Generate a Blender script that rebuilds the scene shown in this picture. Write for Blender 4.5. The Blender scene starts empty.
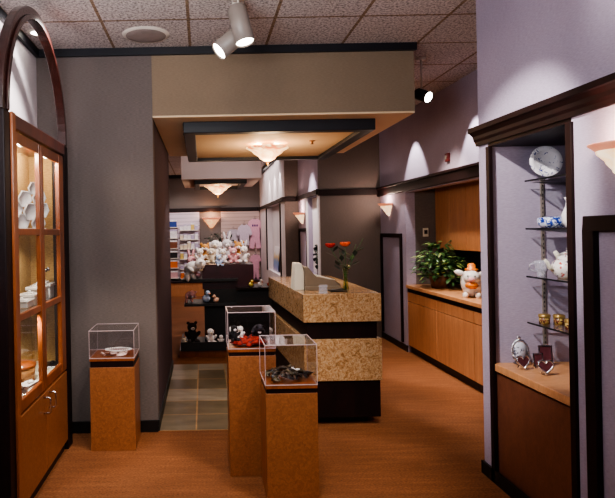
import bpy, bmesh, math, random
from mathutils import Vector, Matrix, Euler
random.seed(7)
S = bpy.context.scene
COL = S.collection
PI = math.pi

# ------------------------------------------------------------------ materials
def newmat(name):
    m = bpy.data.materials.new(name); m.use_nodes = True
    nt = m.node_tree; b = nt.nodes.get('Principled BSDF')
    return m, nt, b
def lin(c):
    return tuple(((x/255)/12.92 if x/255 <= .04045 else ((x/255+.055)/1.055)**2.4) for x in c) + (1,)
def coords(nt, scale=(1,1,1), world=False, rot=(0,0,0)):
    mp = nt.nodes.new('ShaderNodeMapping'); mp.inputs['Scale'].default_value = scale; mp.inputs['Rotation'].default_value = rot
    if world:
        g = nt.nodes.new('ShaderNodeNewGeometry'); nt.links.new(g.outputs['Position'], mp.inputs['Vector'])
    else:
        g = nt.nodes.new('ShaderNodeTexCoord'); nt.links.new(g.outputs['Object'], mp.inputs['Vector'])
    return mp.outputs['Vector']
def noise(nt, vec, sc, det=3, rough=.5, dist=0):
    n = nt.nodes.new('ShaderNodeTexNoise'); n.inputs['Scale'].default_value = sc; n.inputs['Detail'].default_value = det
    n.inputs['Roughness'].default_value = rough; n.inputs['Distortion'].default_value = dist
    nt.links.new(vec, n.inputs['Vector']); return n.outputs['Fac']
def ramp(nt, fac, stops):
    r = nt.nodes.new('ShaderNodeValToRGB'); e = r.color_ramp.elements
    while len(e) < len(stops): e.new(.5)
    for k, (p, c) in enumerate(stops): e[k].position = p; e[k].color = c if len(c) == 4 else lin(c)
    nt.links.new(fac, r.inputs['Fac']); return r.outputs['Color']
def mixc(nt, a, b, fac=.5, mode='MIX'):
    m = nt.nodes.new('ShaderNodeMix'); m.data_type = 'RGBA'; m.blend_type = mode
    for s, v in ((6, a), (7, b)):
        if isinstance(v, tuple): m.inputs[s].default_value = v
        else: nt.links.new(v, m.inputs[s])
    if isinstance(fac, float): m.inputs[0].default_value = fac
    else: nt.links.new(fac, m.inputs[0])
    return m.outputs[2]
def bump(nt, b, h, strength=.2, dist=.01):
    n = nt.nodes.new('ShaderNodeBump'); n.inputs['Strength'].default_value = strength; n.inputs['Distance'].default_value = dist
    nt.links.new(h, n.inputs['Height']); nt.links.new(n.outputs['Normal'], b.inputs['Normal'])
def plain(name, c, rough=.5, metal=0, var=.12, sc=14, emit=None, es=0, coat=0, spec=None):
    m, nt, b = newmat(name); c = lin(c)
    v = coords(nt); n = noise(nt, v, sc)
    lo = tuple(x*(1-var) for x in c[:3])+(1,); hi = tuple(min(1, x*(1+var)) for x in c[:3])+(1,)
    nt.links.new(ramp(nt, n, [(.3, lo), (.7, hi)]), b.inputs['Base Color'])
    b.inputs['Roughness'].default_value = rough; b.inputs['Metallic'].default_value = metal
    b.inputs['Coat Weight'].default_value = coat
    if spec is not None: b.inputs['Specular IOR Level'].default_value = spec
    if emit: b.inputs['Emission Color'].default_value = lin(emit); b.inputs['Emission Strength'].default_value = es
    return m
def wood(name, dark, light, rough=.35, scale=(3,3,.9), sc=5, burl=True, coat=.15):
    m, nt, b = newmat(name)
    v = coords(nt, scale, world=True)
    n1 = noise(nt, v, sc, 5, .6, 1.2 if burl else .3)
    n2 = noise(nt, v, sc*9, 3, .6, .4)
    c1 = ramp(nt, n1, [(.25, dark), (.5, tuple((a+b_)/2 for a, b_ in zip(dark, light))), (.75, light)])
    c2 = ramp(nt, n2, [(.35, (.72,.72,.72,1)), (.65, (1.1,1.1,1.1,1))])
    nt.links.new(mixc(nt, c1, c2, .6, 'MULTIPLY'), b.inputs['Base Color'])
    b.inputs['Roughness'].default_value = rough; b.inputs['Coat Weight'].default_value = coat; b.inputs['Coat Roughness'].default_value = .25
    return m
def fabric(name, c, c2, sc=1.0, rough=.9):
    m, nt, b = newmat(name)
    v = coords(nt, (40*sc, 40*sc, 260*sc), world=True)
    n = noise(nt, v, 1.0, 2); v2 = coords(nt, (1,1,1), world=True); n2 = noise(nt, v2, 1.3, 3)
    a = ramp(nt, n, [(.3, c), (.7, c2)])
    nt.links.new(mixc(nt, a, ramp(nt, n2, [(.3, (.88,.88,.88,1)), (.7, (1.06,1.06,1.06,1))]), 1.0, 'MULTIPLY'), b.inputs['Base Color'])
    b.inputs['Roughness'].default_value = rough; b.inputs['Specular IOR Level'].default_value = .2
    bump(nt, b, n, .15, .002)
    return m
def marble(name, cols, sc=14):
    m, nt, b = newmat(name)
    v = coords(nt, (1,1,1), world=True)
    n = noise(nt, v, sc, 8, .65, 2.2); n2 = noise(nt, v, sc*5, 4, .6, .6)
    k = len(cols)
    c = ramp(nt, n, [(.28+.44*i/(k-1), cc) for i, cc in enumerate(cols)])
    c2 = ramp(nt, n2, [(.35, (.6,.55,.5,1)), (.6, (1.1,1.1,1.1,1))])
    nt.links.new(mixc(nt, c, c2, .8, 'MULTIPLY'), b.inputs['Base Color'])
    b.inputs['Roughness'].default_value = .22; b.inputs['Coat Weight'].default_value = .3
    return m
def glassy(name, tint=(1,1,1,1), refl=.06, rough=.02, haze=0.0):
    m, nt, b = newmat(name); nt.nodes.remove(b)
    out = nt.nodes['Material Output']
    t = nt.nodes.new('ShaderNodeBsdfTransparent'); t.inputs['Color'].default_value = tint
    g = nt.nodes.new('ShaderNodeBsdfGlossy'); g.inputs['Roughness'].default_value = rough; g.inputs['Color'].default_value = (1,1,1,1)
    lw = nt.nodes.new('ShaderNodeFresnel'); lw.inputs['IOR'].default_value = 1.45
    geo = nt.nodes.new('ShaderNodeNewGeometry')   # fresnel seen from inside is the same surface: use front value only
    mx = nt.nodes.new('ShaderNodeMixShader'); mul = nt.nodes.new('ShaderNodeMath'); mul.operation = 'MULTIPLY'; mul.inputs[1].default_value = refl/.04
    mul.use_clamp = True
    inv = nt.nodes.new('ShaderNodeMath'); inv.operation = 'SUBTRACT'; inv.inputs[0].default_value = 1
    nt.links.new(geo.outputs['Backfacing'], inv.inputs[1])
    m2 = nt.nodes.new('ShaderNodeMath'); m2.operation = 'MULTIPLY'
    nt.links.new(lw.outputs['Fac'], mul.inputs[0]); nt.links.new(mul.outputs[0], m2.inputs[0]); nt.links.new(inv.outputs[0], m2.inputs[1])
    nt.links.new(m2.outputs[0], mx.inputs['Fac']); nt.links.new(t.outputs[0], mx.inputs[1]); nt.links.new(g.outputs[0], mx.inputs[2])
    last = mx.outputs[0]
    if haze:
        d = nt.nodes.new('ShaderNodeBsdfDiffuse'); d.inputs['Color'].default_value = (.9,.9,.95,1)
        m3 = nt.nodes.new('ShaderNodeMixShader'); m3.inputs['Fac'].default_value = haze
        nt.links.new(last, m3.inputs[1]); nt.links.new(d.outputs[0], m3.inputs[2]); last = m3.outputs[0]
    nt.links.new(last, out.inputs['Surface'])
    return m
def glow(name, c_in, c_out, strength, base=(235,200,170), sc=9):
    """alabaster glass lit from within"""
    m, nt, b = newmat(name)
    v = coords(nt); n = noise(nt, v, sc, 4, .6, 1.5)
    c = ramp(nt, n, [(.38, c_out), (.58, c_in)])
    b.inputs['Base Color'].default_value = lin(base); b.inputs['Roughness'].default_value = .35
    nt.links.new(c, b.inputs['Emission Color']); b.inputs['Emission Strength'].default_value = strength
    return m

M = {}
M['wall_lilac'] = fabric('lilac_wallcovering', (164,152,172), (180,168,188))
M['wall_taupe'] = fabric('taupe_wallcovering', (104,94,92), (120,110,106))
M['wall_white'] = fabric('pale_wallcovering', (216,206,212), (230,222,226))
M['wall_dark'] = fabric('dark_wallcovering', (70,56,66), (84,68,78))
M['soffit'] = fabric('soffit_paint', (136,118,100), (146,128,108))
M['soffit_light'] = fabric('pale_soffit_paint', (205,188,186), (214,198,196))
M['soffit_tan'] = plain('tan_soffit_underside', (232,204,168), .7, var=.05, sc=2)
M['dark'] = plain('near_black_lacquer', (24,20,28), .35, var=.2, sc=8)
M['darktrim'] = plain('blue_black_trim', (18,20,30), .5, var=.15, sc=6)
M['black'] = plain('black_laminate', (12,12,14), .5, var=.2)
M['mahogany'] = wood('mahogany', (52,18,12), (96,36,20), .28, (2,2,.6), 4, False, .3)
M['mahogany_dark'] = wood('dark_mahogany', (20,10,12), (36,17,17), .5, (2,2,.6), 4, False, 0)
M['mahogany_dark'].node_tree.nodes['Principled BSDF'].inputs['Specular IOR Level'].default_value = .2
M['arch_wood'] = wood('arch_mahogany', (26,12,12), (60,26,20), .2, (2,2,.6), 4, False, .5)
M['cherry'] = wood('cherry_wood', (116,60,30), (158,88,46), .3, (2,2,.5), 4, False, .25)
M['burl'] = wood('burl_veneer', (126,76,44), (168,106,64), .42, (5,5,5), 9, True, .1)
M['oak'] = wood('orange_veneer', (176,116,76), (206,146,102), .4, (6,6,.5), 4, False, .12)
M['oak_top'] = wood('worktop_wood', (190,132,88), (218,162,116), .35, (1,6,1), 4, False, .15)
M['redpanel'] = wood('red_brown_panel', (100,58,42), (122,74,54), .45, (4,4,2), 5, True, .05)
M['marble'] = marble('golden_marble', [(104,74,46), (160,120,78), (190,150,108), (206,176,140), (136,96,62)], 22)
M['marble_pink'] = marble('rose_marble', [(150,100,70), (200,146,110), (224,180,146), (170,116,84)], 9)
M['acrylic'] = glassy('clear_acrylic', (.97,.97,.98,1), .05)
M['edge'] = plain('polished_acrylic_edge', (196,176,180), .2, var=.05)
M['glass'] = glassy('pane_glass', (.96,.97,.96,1), .045)
M['glass_green'] = glassy('shelf_glass', (.86,.9,.88,1), .06)
M['vaseglass'] = glassy('vase_glass', (.92,.96,.86,1), .1)
M['mugglass'] = glassy('crystal_glass', (.9,.9,.97,1), .12, .05, .25)
M['silver'] = plain('polished_silver', (210,210,220), .22, 1, var=.1)
M['steel'] = plain('steel', (150,150,155), .3, 1)
M['white_ceramic'] = plain('white_glazed_ceramic', (236,232,232), .15, var=.03)
M['white_metal'] = plain('white_enamel', (226,218,208), .4, var=.03)
M['grey_metal'] = plain('grey_enamel', (128,118,112), .45, var=.05)
M['cream'] = plain('cream_plastic', (226,220,204), .4, var=.04)
M['beige_plastic'] = plain('beige_plastic', (128,112,94), .45, var=.06)
M['leaf'] = plain('leaf_green', (62,98,56), .35, var=.5, sc=30)
M['leaf_pale'] = plain('pale_leaf', (150,176,104), .4, var=.3, sc=30)
M['leaf_dark'] = plain('dark_leaf', (16,36,24), .5, var=.4, sc=20)
M['stem_leaf'] = plain('grey_green_leaf', (52,66,58), .6, var=.3, sc=20)
M['orange_flower'] = plain('orange_petal', (226,84,30), .5, var=.2)
M['red'] = plain('red_felt', (176,36,24), .8, var=.3)
M['terracotta'] = plain('orange_glaze', (222,128,48), .3, var=.15)
M['lamp_on'] = plain('lit_lamp', (255,250,235), .4, emit=(255,250,235), es=14)
M['sconce'] = glow('alabaster_sconce', (255,232,196), (255,190,130), 1.1)
M['sconce_rim'] = glow('alabaster_rim', (250,160,120), (236,130,90), .45, (235,170,150))
M['bowl'] = glow('alabaster_bowl', (255,228,165), (176,66,6), 2.0, sc=7)
M['burlap'] = fabric('burlap', (150,118,74), (186,152,100), 1.2)
M['speaker'] = plain('speaker_grille', (150,138,134), .6, var=.1)

def patterned(name, base, spots, sc, thr=.58, rough=.2):
    m, nt, b = newmat(name)
    v = coords(nt); n = noise(nt, v, sc, 2, .5, 1.0); n2 = noise(nt, coords(nt, (1.7,1.3,1)), sc*.7, 1)
    c = ramp(nt, n2, [(.45, spots[0]), (.55, spots[-1])])
    f = ramp(nt, n, [(thr-.03, (0,0,0,1)), (thr+.03, (1,1,1,1))])
    nt.links.new(mixc(nt, lin(base), c, f), b.inputs['Base Color']); b.inputs['Roughness'].default_value = rough
    return m
M['blue_white'] = patterned('blue_and_white_china', (206,214,232), [(28,50,130), (40,70,160)], 55, .5)
M['floral'] = patterned('floral_china', (238,232,228), [(200,70,50), (90,60,110)], 42, .6)
M['willow'] = patterned('blue_speckled_plate', (236,232,240), [(70,80,150), (90,90,140)], 60, .62)
M['tinpaint'] = patterned('painted_tin', (176,150,90), [(60,50,40), (110,60,50)], 60, .5)

# carpet
m, nt, b = newmat('rust_carpet'); v = coords(nt, (1.5, 14, 1), world=True)
n = noise(nt, v, 1.6, 5, .65); n2 = noise(nt, coords(nt, (1,1,1), world=True), .9, 2); n3 = noise(nt, coords(nt, (45,70,1), world=True), 1.5, 3)
c = ramp(nt, n, [(.2, (116,72,44)), (.5, (130,82,52)), (.8, (150,98,64))])
c = mixc(nt, c, ramp(nt, n3, [(.3, (.62,.62,.62,1)), (.7, (1.25,1.25,1.25,1))]), 1.0, 'MULTIPLY')
nt.links.new(mixc(nt, c, ramp(nt, n2, [(.35, (.85,.85,.85,1)), (.65, (1.1,1.1,1.1,1))]), 1.0, 'MULTIPLY'), b.inputs['Base Color'])
b.inputs['Roughness'].default_value = .85; b.inputs['Specular IOR Level'].default_value = .25; bump(nt, b, n3, .3, .004); M['carpet'] = m
# slate tile
m, nt, b = newmat('slate_tile')
br = nt.nodes.new('ShaderNodeTexBrick'); br.offset = 0.0; br.squash = 1
br.inputs['Scale'].default_value = 1; br.inputs['Brick Width'].default_value = .305; br.inputs['Row Height'].default_value = .40
br.inputs['Mortar Size'].default_value = .006; br.inputs['Mortar'].default_value = lin((176,140,96)); br.inputs['Bias'].default_value = 0
br.inputs['Color1'].default_value = lin((92,80,58)); br.inputs['Color2'].default_value = lin((164,154,138))
g = nt.nodes.new('ShaderNodeNewGeometry'); mp = nt.nodes.new('ShaderNodeMapping'); mp.inputs['Location'].default_value = (.390, -4.60, 0)
nt.links.new(g.outputs['Position'], mp.inputs['Vector']); nt.links.new(mp.outputs[0], br.inputs['Vector'])
n = noise(nt, coords(nt, (1,3,1), world=True), 3, 5, .6)
nt.links.new(mixc(nt, br.outputs['Color'], ramp(nt, n, [(.3, (.6,.56,.5,1)), (.7, (1.2,1.15,1.1,1))]), .9, 'MULTIPLY'), b.inputs['Base Color'])
b.inputs['Roughness'].default_value = .3; M['slate'] = m
# ceiling tile
m, nt, b = newmat('acoustic_tile')
br = nt.nodes.new('ShaderNodeTexBrick'); br.offset = 0.0; br.squash = 1
br.inputs['Scale'].default_value = 1; br.inputs['Brick Width'].default_value = .61; br.inputs['Row Height'].default_value = .61
br.inputs['Mortar Size'].default_value = .011; br.inputs['Mortar'].default_value = lin((140,116,92)); br.inputs['Mortar Smooth'].default_value = 0
br.inputs['Color1'].default_value = lin((196,188,186)); br.inputs['Color2'].default_value = lin((204,196,192))
g = nt.nodes.new('ShaderNodeNewGeometry'); mp = nt.nodes.new('ShaderNodeMapping'); mp.inputs['Location'].default_value = (.075, -4.60, 0)
nt.links.new(g.outputs['Position'], mp.inputs['Vector']); nt.links.new(mp.outputs[0], br.inputs['Vector'])
n = noise(nt, coords(nt, (1,1,1), world=True), 55, 3, .7)
nt.links.new(mixc(nt, br.outputs['Color'], ramp(nt, n, [(.38, (.36,.34,.34,1)), (.56, (1.12,1.1,1.1,1))]), 1.0, 'MULTIPLY'), b.inputs['Base Color'])
b.inputs['Roughness'].default_value = .95; M['tile'] = m
# slatwall
def slat(name, c):
    m, nt, b = newmat(name)
    w = nt.nodes.new('ShaderNodeTexWave'); w.bands_direction = 'Z'; w.inputs['Scale'].default_value = 3.2; w.wave_profile = 'SAW'
    nt.links.new(coords(nt, (1,1,1), world=True), w.inputs['Vector'])
    nt.links.new(ramp(nt, w.outputs['Fac'], [(.0, tuple(int(x*.55) for x in c)), (.14, c), (1, c)]), b.inputs['Base Color'])
    b.inputs['Roughness'].default_value = .6; return m
M['slat'] = slat('slatwall_board', (188,164,158)); M['slat_light'] = slat('pale_slatwall_board', (216,200,214))
# poster
m, nt, b = newmat('seaside_poster'); sp = nt.nodes.new('ShaderNodeSeparateXYZ')
v = coords(nt); nt.links.new(v, sp.inputs[0])
n = noise(nt, v, 9, 3)
ad = nt.nodes.new('ShaderNodeMath'); ad.operation = 'MULTIPLY_ADD'; ad.inputs[1].default_value = .25; nt.links.new(n, ad.inputs[0]); nt.links.new(sp.outputs['Z'], ad.inputs[2])
mr = nt.nodes.new('ShaderNodeMapRange'); mr.inputs['From Min'].default_value = .05; mr.inputs['From Max'].default_value = .65; nt.links.new(ad.outputs[0], mr.inputs[0])
nt.links.new(ramp(nt, mr.outputs[0], [(.05, (226,214,226)), (.3, (120,140,196)), (.5, (96,140,190)), (.62, (220,186,110)), (.8, (238,232,236)), (1, (240,236,240))]), b.inputs['Base Color'])
b.inputs['Roughness'].default_value = .35; M['poster'] = m

# ------------------------------------------------------------------ mesh builder
class MB:
    def __init__(s): s.v = []; s.f = []; s.mi = []; s.sm = []
    def add(s, vs, fs, mi=0, smooth=False):
        o = len(s.v); s.v += [Vector(p) for p in vs]
        for f in fs: s.f.append([o+i for i in f]); s.mi.append(mi); s.sm.append(smooth)
        return s
    def box(s, x0, x1, y0, y1, z0, z1, mi=0, mat=None):
        vs = [Vector((x, y, z)) for z in (z0, z1) for y in (y0, y1) for x in (x0, x1)]
        if mat: vs = [mat @ p for p in vs]
        return s.add(vs, [(0,2,3,1), (4,5,7,6), (0,1,5,4), (2,6,7,3), (0,4,6,2), (1,3,7,5)], mi)
    def prism(s, poly, z0, z1, mi=0, axis='z', mat=None, smooth=False):
        n = len(poly)
        def P(a, b, c): return {'z': (a, b, c), 'y': (a, c, b), 'x': (c, a, b)}[axis]
        vs = [Vector(P(a, b, z0)) for a, b in poly] + [Vector(P(a, b, z1)) for a, b in poly]
        if mat: vs = [mat @ p for p in vs]
        s.add(vs, [list(range(n))[::-1], list(range(n, 2*n))] , mi)
        o = len(s.v) - 2*n
        for i in range(n):
            j = (i+1) % n; s.f.append([o+i, o+j, o+n+j, o+n+i]); s.mi.append(mi); s.sm.append(smooth)
        return s
    def lathe(s, prof, c=(0,0,0), n=24, a0=0, a1=2*PI, mi=0, mat=None, sx=1, sy=1):
        full = abs(a1-a0-2*PI) < 1e-5; k = n if full else n+1
        vs = []
        for i in range(k):
            a = a0 + (a1-a0)*i/n
            for r, z in prof: vs.append(Vector((c[0]+r*math.cos(a)*sx, c[1]+r*math.sin(a)*sy, c[2]+z)))
        if mat: vs = [mat @ p for p in vs]
        m = len(prof); fs = []
        for i in range(n):
            j = (i+1) % k
            for q in range(m-1): fs.append((i*m+q, j*m+q, j*m+q+1, i*m+q+1))
        return s.add(vs, fs, mi, True)
    def ell(s, c, r, rot=(0,0,0), n=10, mi=0, mat=None):
        R = Euler(rot).to_matrix(); vs = []; fs = []; m = n
        for j in range(n//2+1):
            t = PI*j/(n//2)
            for i in range(m):
                a = 2*PI*i/m
                p = R @ Vector((r[0]*math.sin(t)*math.cos(a), r[1]*math.sin(t)*math.sin(a), r[2]*math.cos(t))) + Vector(c)
                vs.append(mat @ p if mat else p)
        for j in range(n//2):
            for i in range(m): fs.append((j*m+i, j*m+(i+1) % m, (j+1)*m+(i+1) % m, (j+1)*m+i))
        return s.add(vs, fs, mi, True)
    def tube(s, pts, r, n=8, mi=0, taper=None, mat=None):
        pts = [Vector(p) for p in pts]; vs = []; fs = []
        for k, p in enumerate(pts):
            d = (pts[min(k+1, len(pts)-1)] - pts[max(k-1, 0)]).normalized()
            u = d.cross(Vector((0,0,1))) if abs(d.z) < .95 else d.cross(Vector((1,0,0)))
            u.normalize(); w = d.cross(u)
            rr = r if taper is None else r*(1+(taper-1)*k/(len(pts)-1))
            for i in range(n):
                a = 2*PI*i/n; q = p + u*rr*math.cos(a) + w*rr*math.sin(a); vs.append(mat @ q if mat else q)
        for k in range(len(pts)-1):
            for i in range(n): fs.append((k*n+i, k*n+(i+1) % n, (k+1)*n+(i+1) % n, (k+1)*n+i))
        s.add(vs, fs, mi, True); s.add([], [], mi)
        o = len(s.v) - len(vs)
        s.f.append([o+i for i in range(n)]); s.mi.append(mi); s.sm.append(False)
        s.f.append([o+(len(pts)-1)*n+i for i in range(n)]); s.mi.append(mi); s.sm.append(False)
        return s
    def link(s, name, mats, parent=None, local=False, bevel=0, base=None):
        if not isinstance(mats, (list, tuple)): mats = [mats]
        me = bpy.data.meshes.new(name)
        off = Vector((0,0,0))
        if parent is not None and not local: off = WORLD[parent.name]
        if base is not None: off = Vector(base)
        me.from_pydata([p-off for p in s.v], [], s.f)
        for m_ in mats: me.materials.append(m_)
        for p, mi, sm in zip(me.polygons, s.mi, s.sm): p.material_index = mi; p.use_smooth = sm
        bm = bmesh.new(); bm.from_mesh(me); bmesh.ops.remove_doubles(bm, verts=bm.verts, dist=1e-6)
        bmesh.ops.recalc_face_normals(bm, faces=bm.faces); bm.to_mesh(me); bm.free()
        o = bpy.data.objects.new(name, me); COL.objects.link(o)
        if parent is not None: o.parent = parent
        WORLD[o.name] = (WORLD[parent.name].copy() if parent is not None else off.copy())
        if base is not None and parent is None: o.location = off
        if bevel:
            b_ = o.modifiers.new('bev', 'BEVEL'); b_.width = bevel; b_.segments = 2; b_.limit_method = 'ANGLE'
        return o
WORLD = {}
def tag(o, label, cat, group=None):
    o['label'] = label; o['category'] = cat
    if group: o['group'] = group
    return o
def thing(name, label, cat, loc=(0,0,0), rz=0, group=None):
    o = bpy.data.objects.new(name, None); COL.objects.link(o); o.empty_display_size = .05
    o.location = loc; o.rotation_euler = (0,0,rz); WORLD[o.name] = Vector(loc)
    return tag(o, label, cat, group)
def struct(name, mb, mats, bevel=0):
    o = mb.link(name, mats, bevel=bevel); o['kind'] = 'structure'; return o
def part(o, label): o['label'] = label; return o
def dup(root, loc, rz, label=None, group=None):
    r = root.copy(); COL.objects.link(r); r.location = loc; r.rotation_euler = (0,0,rz); WORLD[r.name] = Vector(loc)
    if label: r['label'] = label
    if group: r['group'] = group
    for ch in list(root.children):
        c_ = ch.copy(); COL.objects.link(c_); c_.parent = r
        for g_ in ch.children:
            d = g_.copy(); COL.objects.link(d); d.parent = c_
    return r
B = lambda *a, **k: MB().box(*a, **k)
def spot(name, loc, target, power, angle, blend=.5, color=(1,.82,.62), size=.05):
    l = bpy.data.lights.new(name, 'SPOT'); l.energy = power; l.spot_size = math.radians(angle); l.spot_blend = blend
    l.color = color; l.shadow_soft_size = size
    o = bpy.data.objects.new(name, l); COL.objects.link(o); o.location = loc
    o.rotation_euler = (Vector(target)-Vector(loc)).to_track_quat('-Z', 'Y').to_euler(); return o
def point(name, loc, power, color=(1,.75,.5), size=.05):
    l = bpy.data.lights.new(name, 'POINT'); l.energy = power; l.color = color; l.shadow_soft_size = size
    o = bpy.data.objects.new(name, l); COL.objects.link(o); o.location = loc; return o
def area(name, loc, target, power, sx, sy, color=(1,.9,.8)):
    l = bpy.data.lights.new(name, 'AREA'); l.energy = power; l.shape = 'RECTANGLE'; l.size = sx; l.size_y = sy; l.color = color
    o = bpy.data.objects.new(name, l); COL.objects.link(o); o.location = loc
    o.rotation_euler = (Vector(target)-Vector(loc)).to_track_quat('-Z', 'Y').to_euler(); return o

H = 3.09
# ------------------------------------------------------------------ room shell
struct('floor', B(-3, 3.4, -2.6, 15, -.1, 0), M['carpet'])
struct('floor_slate', B(-.385, .72, 4.60, 6.9, 0, .003), M['slate'])
struct('ceiling', B(-3, 3.4, -2.6, 15, H, H+.1), M['tile'])
struct('wall_left', B(-1.44, -1.32, -2.6, 4.6, 0, H), M['wall_white'])
struct('wall_behind', B(-1.44, 2.8, -2.72, -2.6, 0, H), M['wall_lilac'])
struct('wall_front', B(-3, -.39, 4.6, 4.72, 0, H), M['wall_taupe'])
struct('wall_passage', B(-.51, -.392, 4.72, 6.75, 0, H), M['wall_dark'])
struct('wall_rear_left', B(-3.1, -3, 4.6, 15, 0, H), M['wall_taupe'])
struct('wall_rear', B(-3, 1.6, 14.8, 15, 0, H), M['wall_taupe'])
# rear side wall with its niche opening (stepping in at y=10.3)
w = MB(); w.box(1.49, 1.85, 10.3, 10.95, 0, H); w.box(1.49, 1.85, 13.2, 15, 0, H)
w.box(1.49, 1.85, 10.95, 13.2, 2.14, H); w.box(1.49, 1.85, 10.95, 13.2, 0, .72); w.box(1.62, 1.85, 10.95, 13.2, .72, 2.14)
struct('wall_rear_right', w, M['wall_white'])
struct('wall_rear_pier', B(1.485, 1.73, 10.285, 10.3, 0, H), M['wall_taupe'])
w = MB(); w.box(1.73, 1.85, 9.35, 10.3, 0, H); w.box(1.73, 1.85, 8.52, 9.35, 2.12, H); w.box(1.73, 1.85, 8.52, 9.35, 0, .9); w.box(1.82, 1.85, 8.52, 9.35, .9, 2.12)
struct('wall_alcove', w, M['wall_lilac'])
struct('wall_pier', B(1.73, 2.74, 8.4, 8.52, 0, H), M['wall_taupe'])
# long side wall behind the worktops, open from y=4.2 to 7.36
w = MB(); w.box(2.62, 2.74, 7.36, 8.4, 0, H); w.box(2.62, 2.74, 3.7, 7.36, 2.06, H); w.box(2.62, 2.74, 3.7, 4.2, 0, 2.06)
struct('wall_right', w, M['wall_lilac'])
struct('wall_recess', MB().box(2.74, 3.3, 7.36, 7.48, 0, 2.2).box(3.28, 3.4, 4.1, 7.48, 0, 2.2).box(2.74, 3.3, 4.08, 4.2, 0, 2.2), M['wall_taupe'])
struct('wall_backsplash', B(3.262, 3.28, 4.2, 7.36, .87, 1.33), M['dark'])
struct('ceiling_recess', B(2.74, 3.4, 4.08, 7.48, 2.2, 2.26), M['dark'])
# display-wall nearest the camera, with the niche for the glass shelves
w = MB(); w.box(1.8, 2.74, 3.58, 3.7, 0, H); w.box(1.8, 2.74, 2.77, 3.58, 2.17, H); w.box(1.8, 2.74, 2.65, 2.77, 0, H); w.box(1.8, 1.92, -2.6, 2.65, 0, H)
w.box(2.46, 2.74, 2.77, 3.58, 0, 2.17)
struct('wall_display', w, M['wall_lilac'])
struct('trim_niche_head', B(1.80, 2.46, 2.77, 3.58, 2.10, 2.17), M['mahogany_dark'])
# crown strip under the ceiling
struct('trim_1', MB().box(-1.32, -.39, 4.57, 4.6, 3.03, H).box(-.39, 1.745, 4.57, 4.598, 3.03, H), M['darktrim'])
struct('trim_2', B(-1.32, -1.29, -2.6, 4.57, 3.03, H), M['darktrim'])
# soffit over the counter
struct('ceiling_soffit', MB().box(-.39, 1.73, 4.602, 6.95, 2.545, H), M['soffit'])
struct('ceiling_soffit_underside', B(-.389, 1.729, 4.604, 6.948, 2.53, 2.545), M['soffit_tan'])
def ring(x0, x1, y0, y1, w_, z0, z1):
    return MB().box(x0, x1, y0, y0+w_, z0, z1).box(x0, x1, y1-w_, y1, z0, z1).box(x0, x0+w_, y0+w_, y1-w_, z0, z1).box(x1-w_, x1, y0+w_, y1-w_, z0, z1)
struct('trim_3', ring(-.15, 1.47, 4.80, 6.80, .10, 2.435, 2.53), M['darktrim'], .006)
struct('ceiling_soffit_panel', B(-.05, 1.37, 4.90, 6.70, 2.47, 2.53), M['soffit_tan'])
struct('ceiling_bulkhead', B(-.31, .90, 8.6, 10.3, 2.40, H), M['soffit_light'])
struct('trim_4', ring(-.12, .69, 8.8, 10.1, .08, 2.34, 2.40), M['darktrim'], .005)
# crown / rails
def rail(x0, x1, y0, y1, z0, z1):
    return MB().box(x0, x1, y0, y1, z0, z1)
struct('trim_5', MB().box(2.57, 2.62, 3.7, 8.4, 2.07, 2.17).box(2.55, 2.62, 3.7, 8.4, 2.17, 2.20), M['mahogany_dark'], .006)
struct('trim_6', MB().box(1.70, 2.57, 8.35, 8.4, 2.10, 2.19), M['mahogany_dark'], .006)
struct('trim_7', MB().box(1.68, 1.73, 8.4, 10.25, 2.12, 2.20).box(1.44, 1.73, 10.25, 10.3, 2.12, 2.20).box(1.44, 1.49, 10.3, 14.75, 2.14, 2.20), M['mahogany_dark'], .005)
struct('trim_8', B(-3, 1.49, 14.75, 14.8, 2.12, 2.22), M['mahogany_dark'], .005)
struct('trim_9', MB().box(-3, 1.49, 14.76, 14.8, 3.0, H).box(1.45, 1.49, 10.3, 14.76, 3.0, H).box(1.69, 1.73, 8.4, 10.3, 3.0, H), M['darktrim'])
# moulded head over the display wall
prof = [(1.80,2.12), (1.785,2.12), (1.78,2.145), (1.77,2.16), (1.765,2.18), (1.745,2.20), (1.735,2.205), (1.735,2.235), (1.80,2.235)]
w = MB(); n_ = len(prof)
w.prism([(p[0], p[1]) for p in prof], -2.6, 3.71, axis='y')
struct('trim_10', w, M['mahogany_dark'])
# casing round the niche
struct('trim_11', MB().box(1.785, 1.81, 3.545, 3.585, 0, 2.10).box(1.785, 1.81, 2.755, 2.80, 0, 2.10), M['mahogany_dark'], .003)
# wainscot frames
def wframe_x(name, x, y0, y1, z1, d=.025, w_=.05):
    struct(name, MB().box(x-d, x, y0, y1, z1-w_, z1).box(x-d, x, y0, y0+w_, .1, z1-w_).box(x-d, x, y1-w_, y1, .1, z1-w_), M['mahogany_dark'], .004)
wframe_x('trim_12', 2.62, 7.50, 8.36, 1.53)
wframe_x('trim_13', 1.80, .9, 2.66, 1.64, .03, .07)
wframe_x('trim_14', 1.73, 9.42, 10.2, 1.63)
# niche frames in the rear side wall
struct('trim_15', MB().box(1.47, 1.49, 10.88, 10.95, .69, 2.12).box(1.47, 1.49, 13.2, 13.32, .69, 2.12), M['mahogany_dark'])
struct('trim_16', MB().box(1.71, 1.73, 9.35, 9.45, .88, 2.12).box(1.71, 1.73, 8.402, 8.52, .88, 2.12), M['wall_white'])
struct('trim_17', MB().box(1.50, 1.615, 13.1, 13.19, .725, 2.12).box(1.50, 1.61, 10.955, 11.0, .725, 2.12), M['wall_white'])
struct('wall_niche_lining', B(1.60, 1.618, 11.0, 13.1, .725, 2.12), M['wall_white'])
struct('wall_alcove_lining', B(1.80, 1.818, 8.53, 9.34, .91, 2.11), M['wall_white'])
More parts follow.
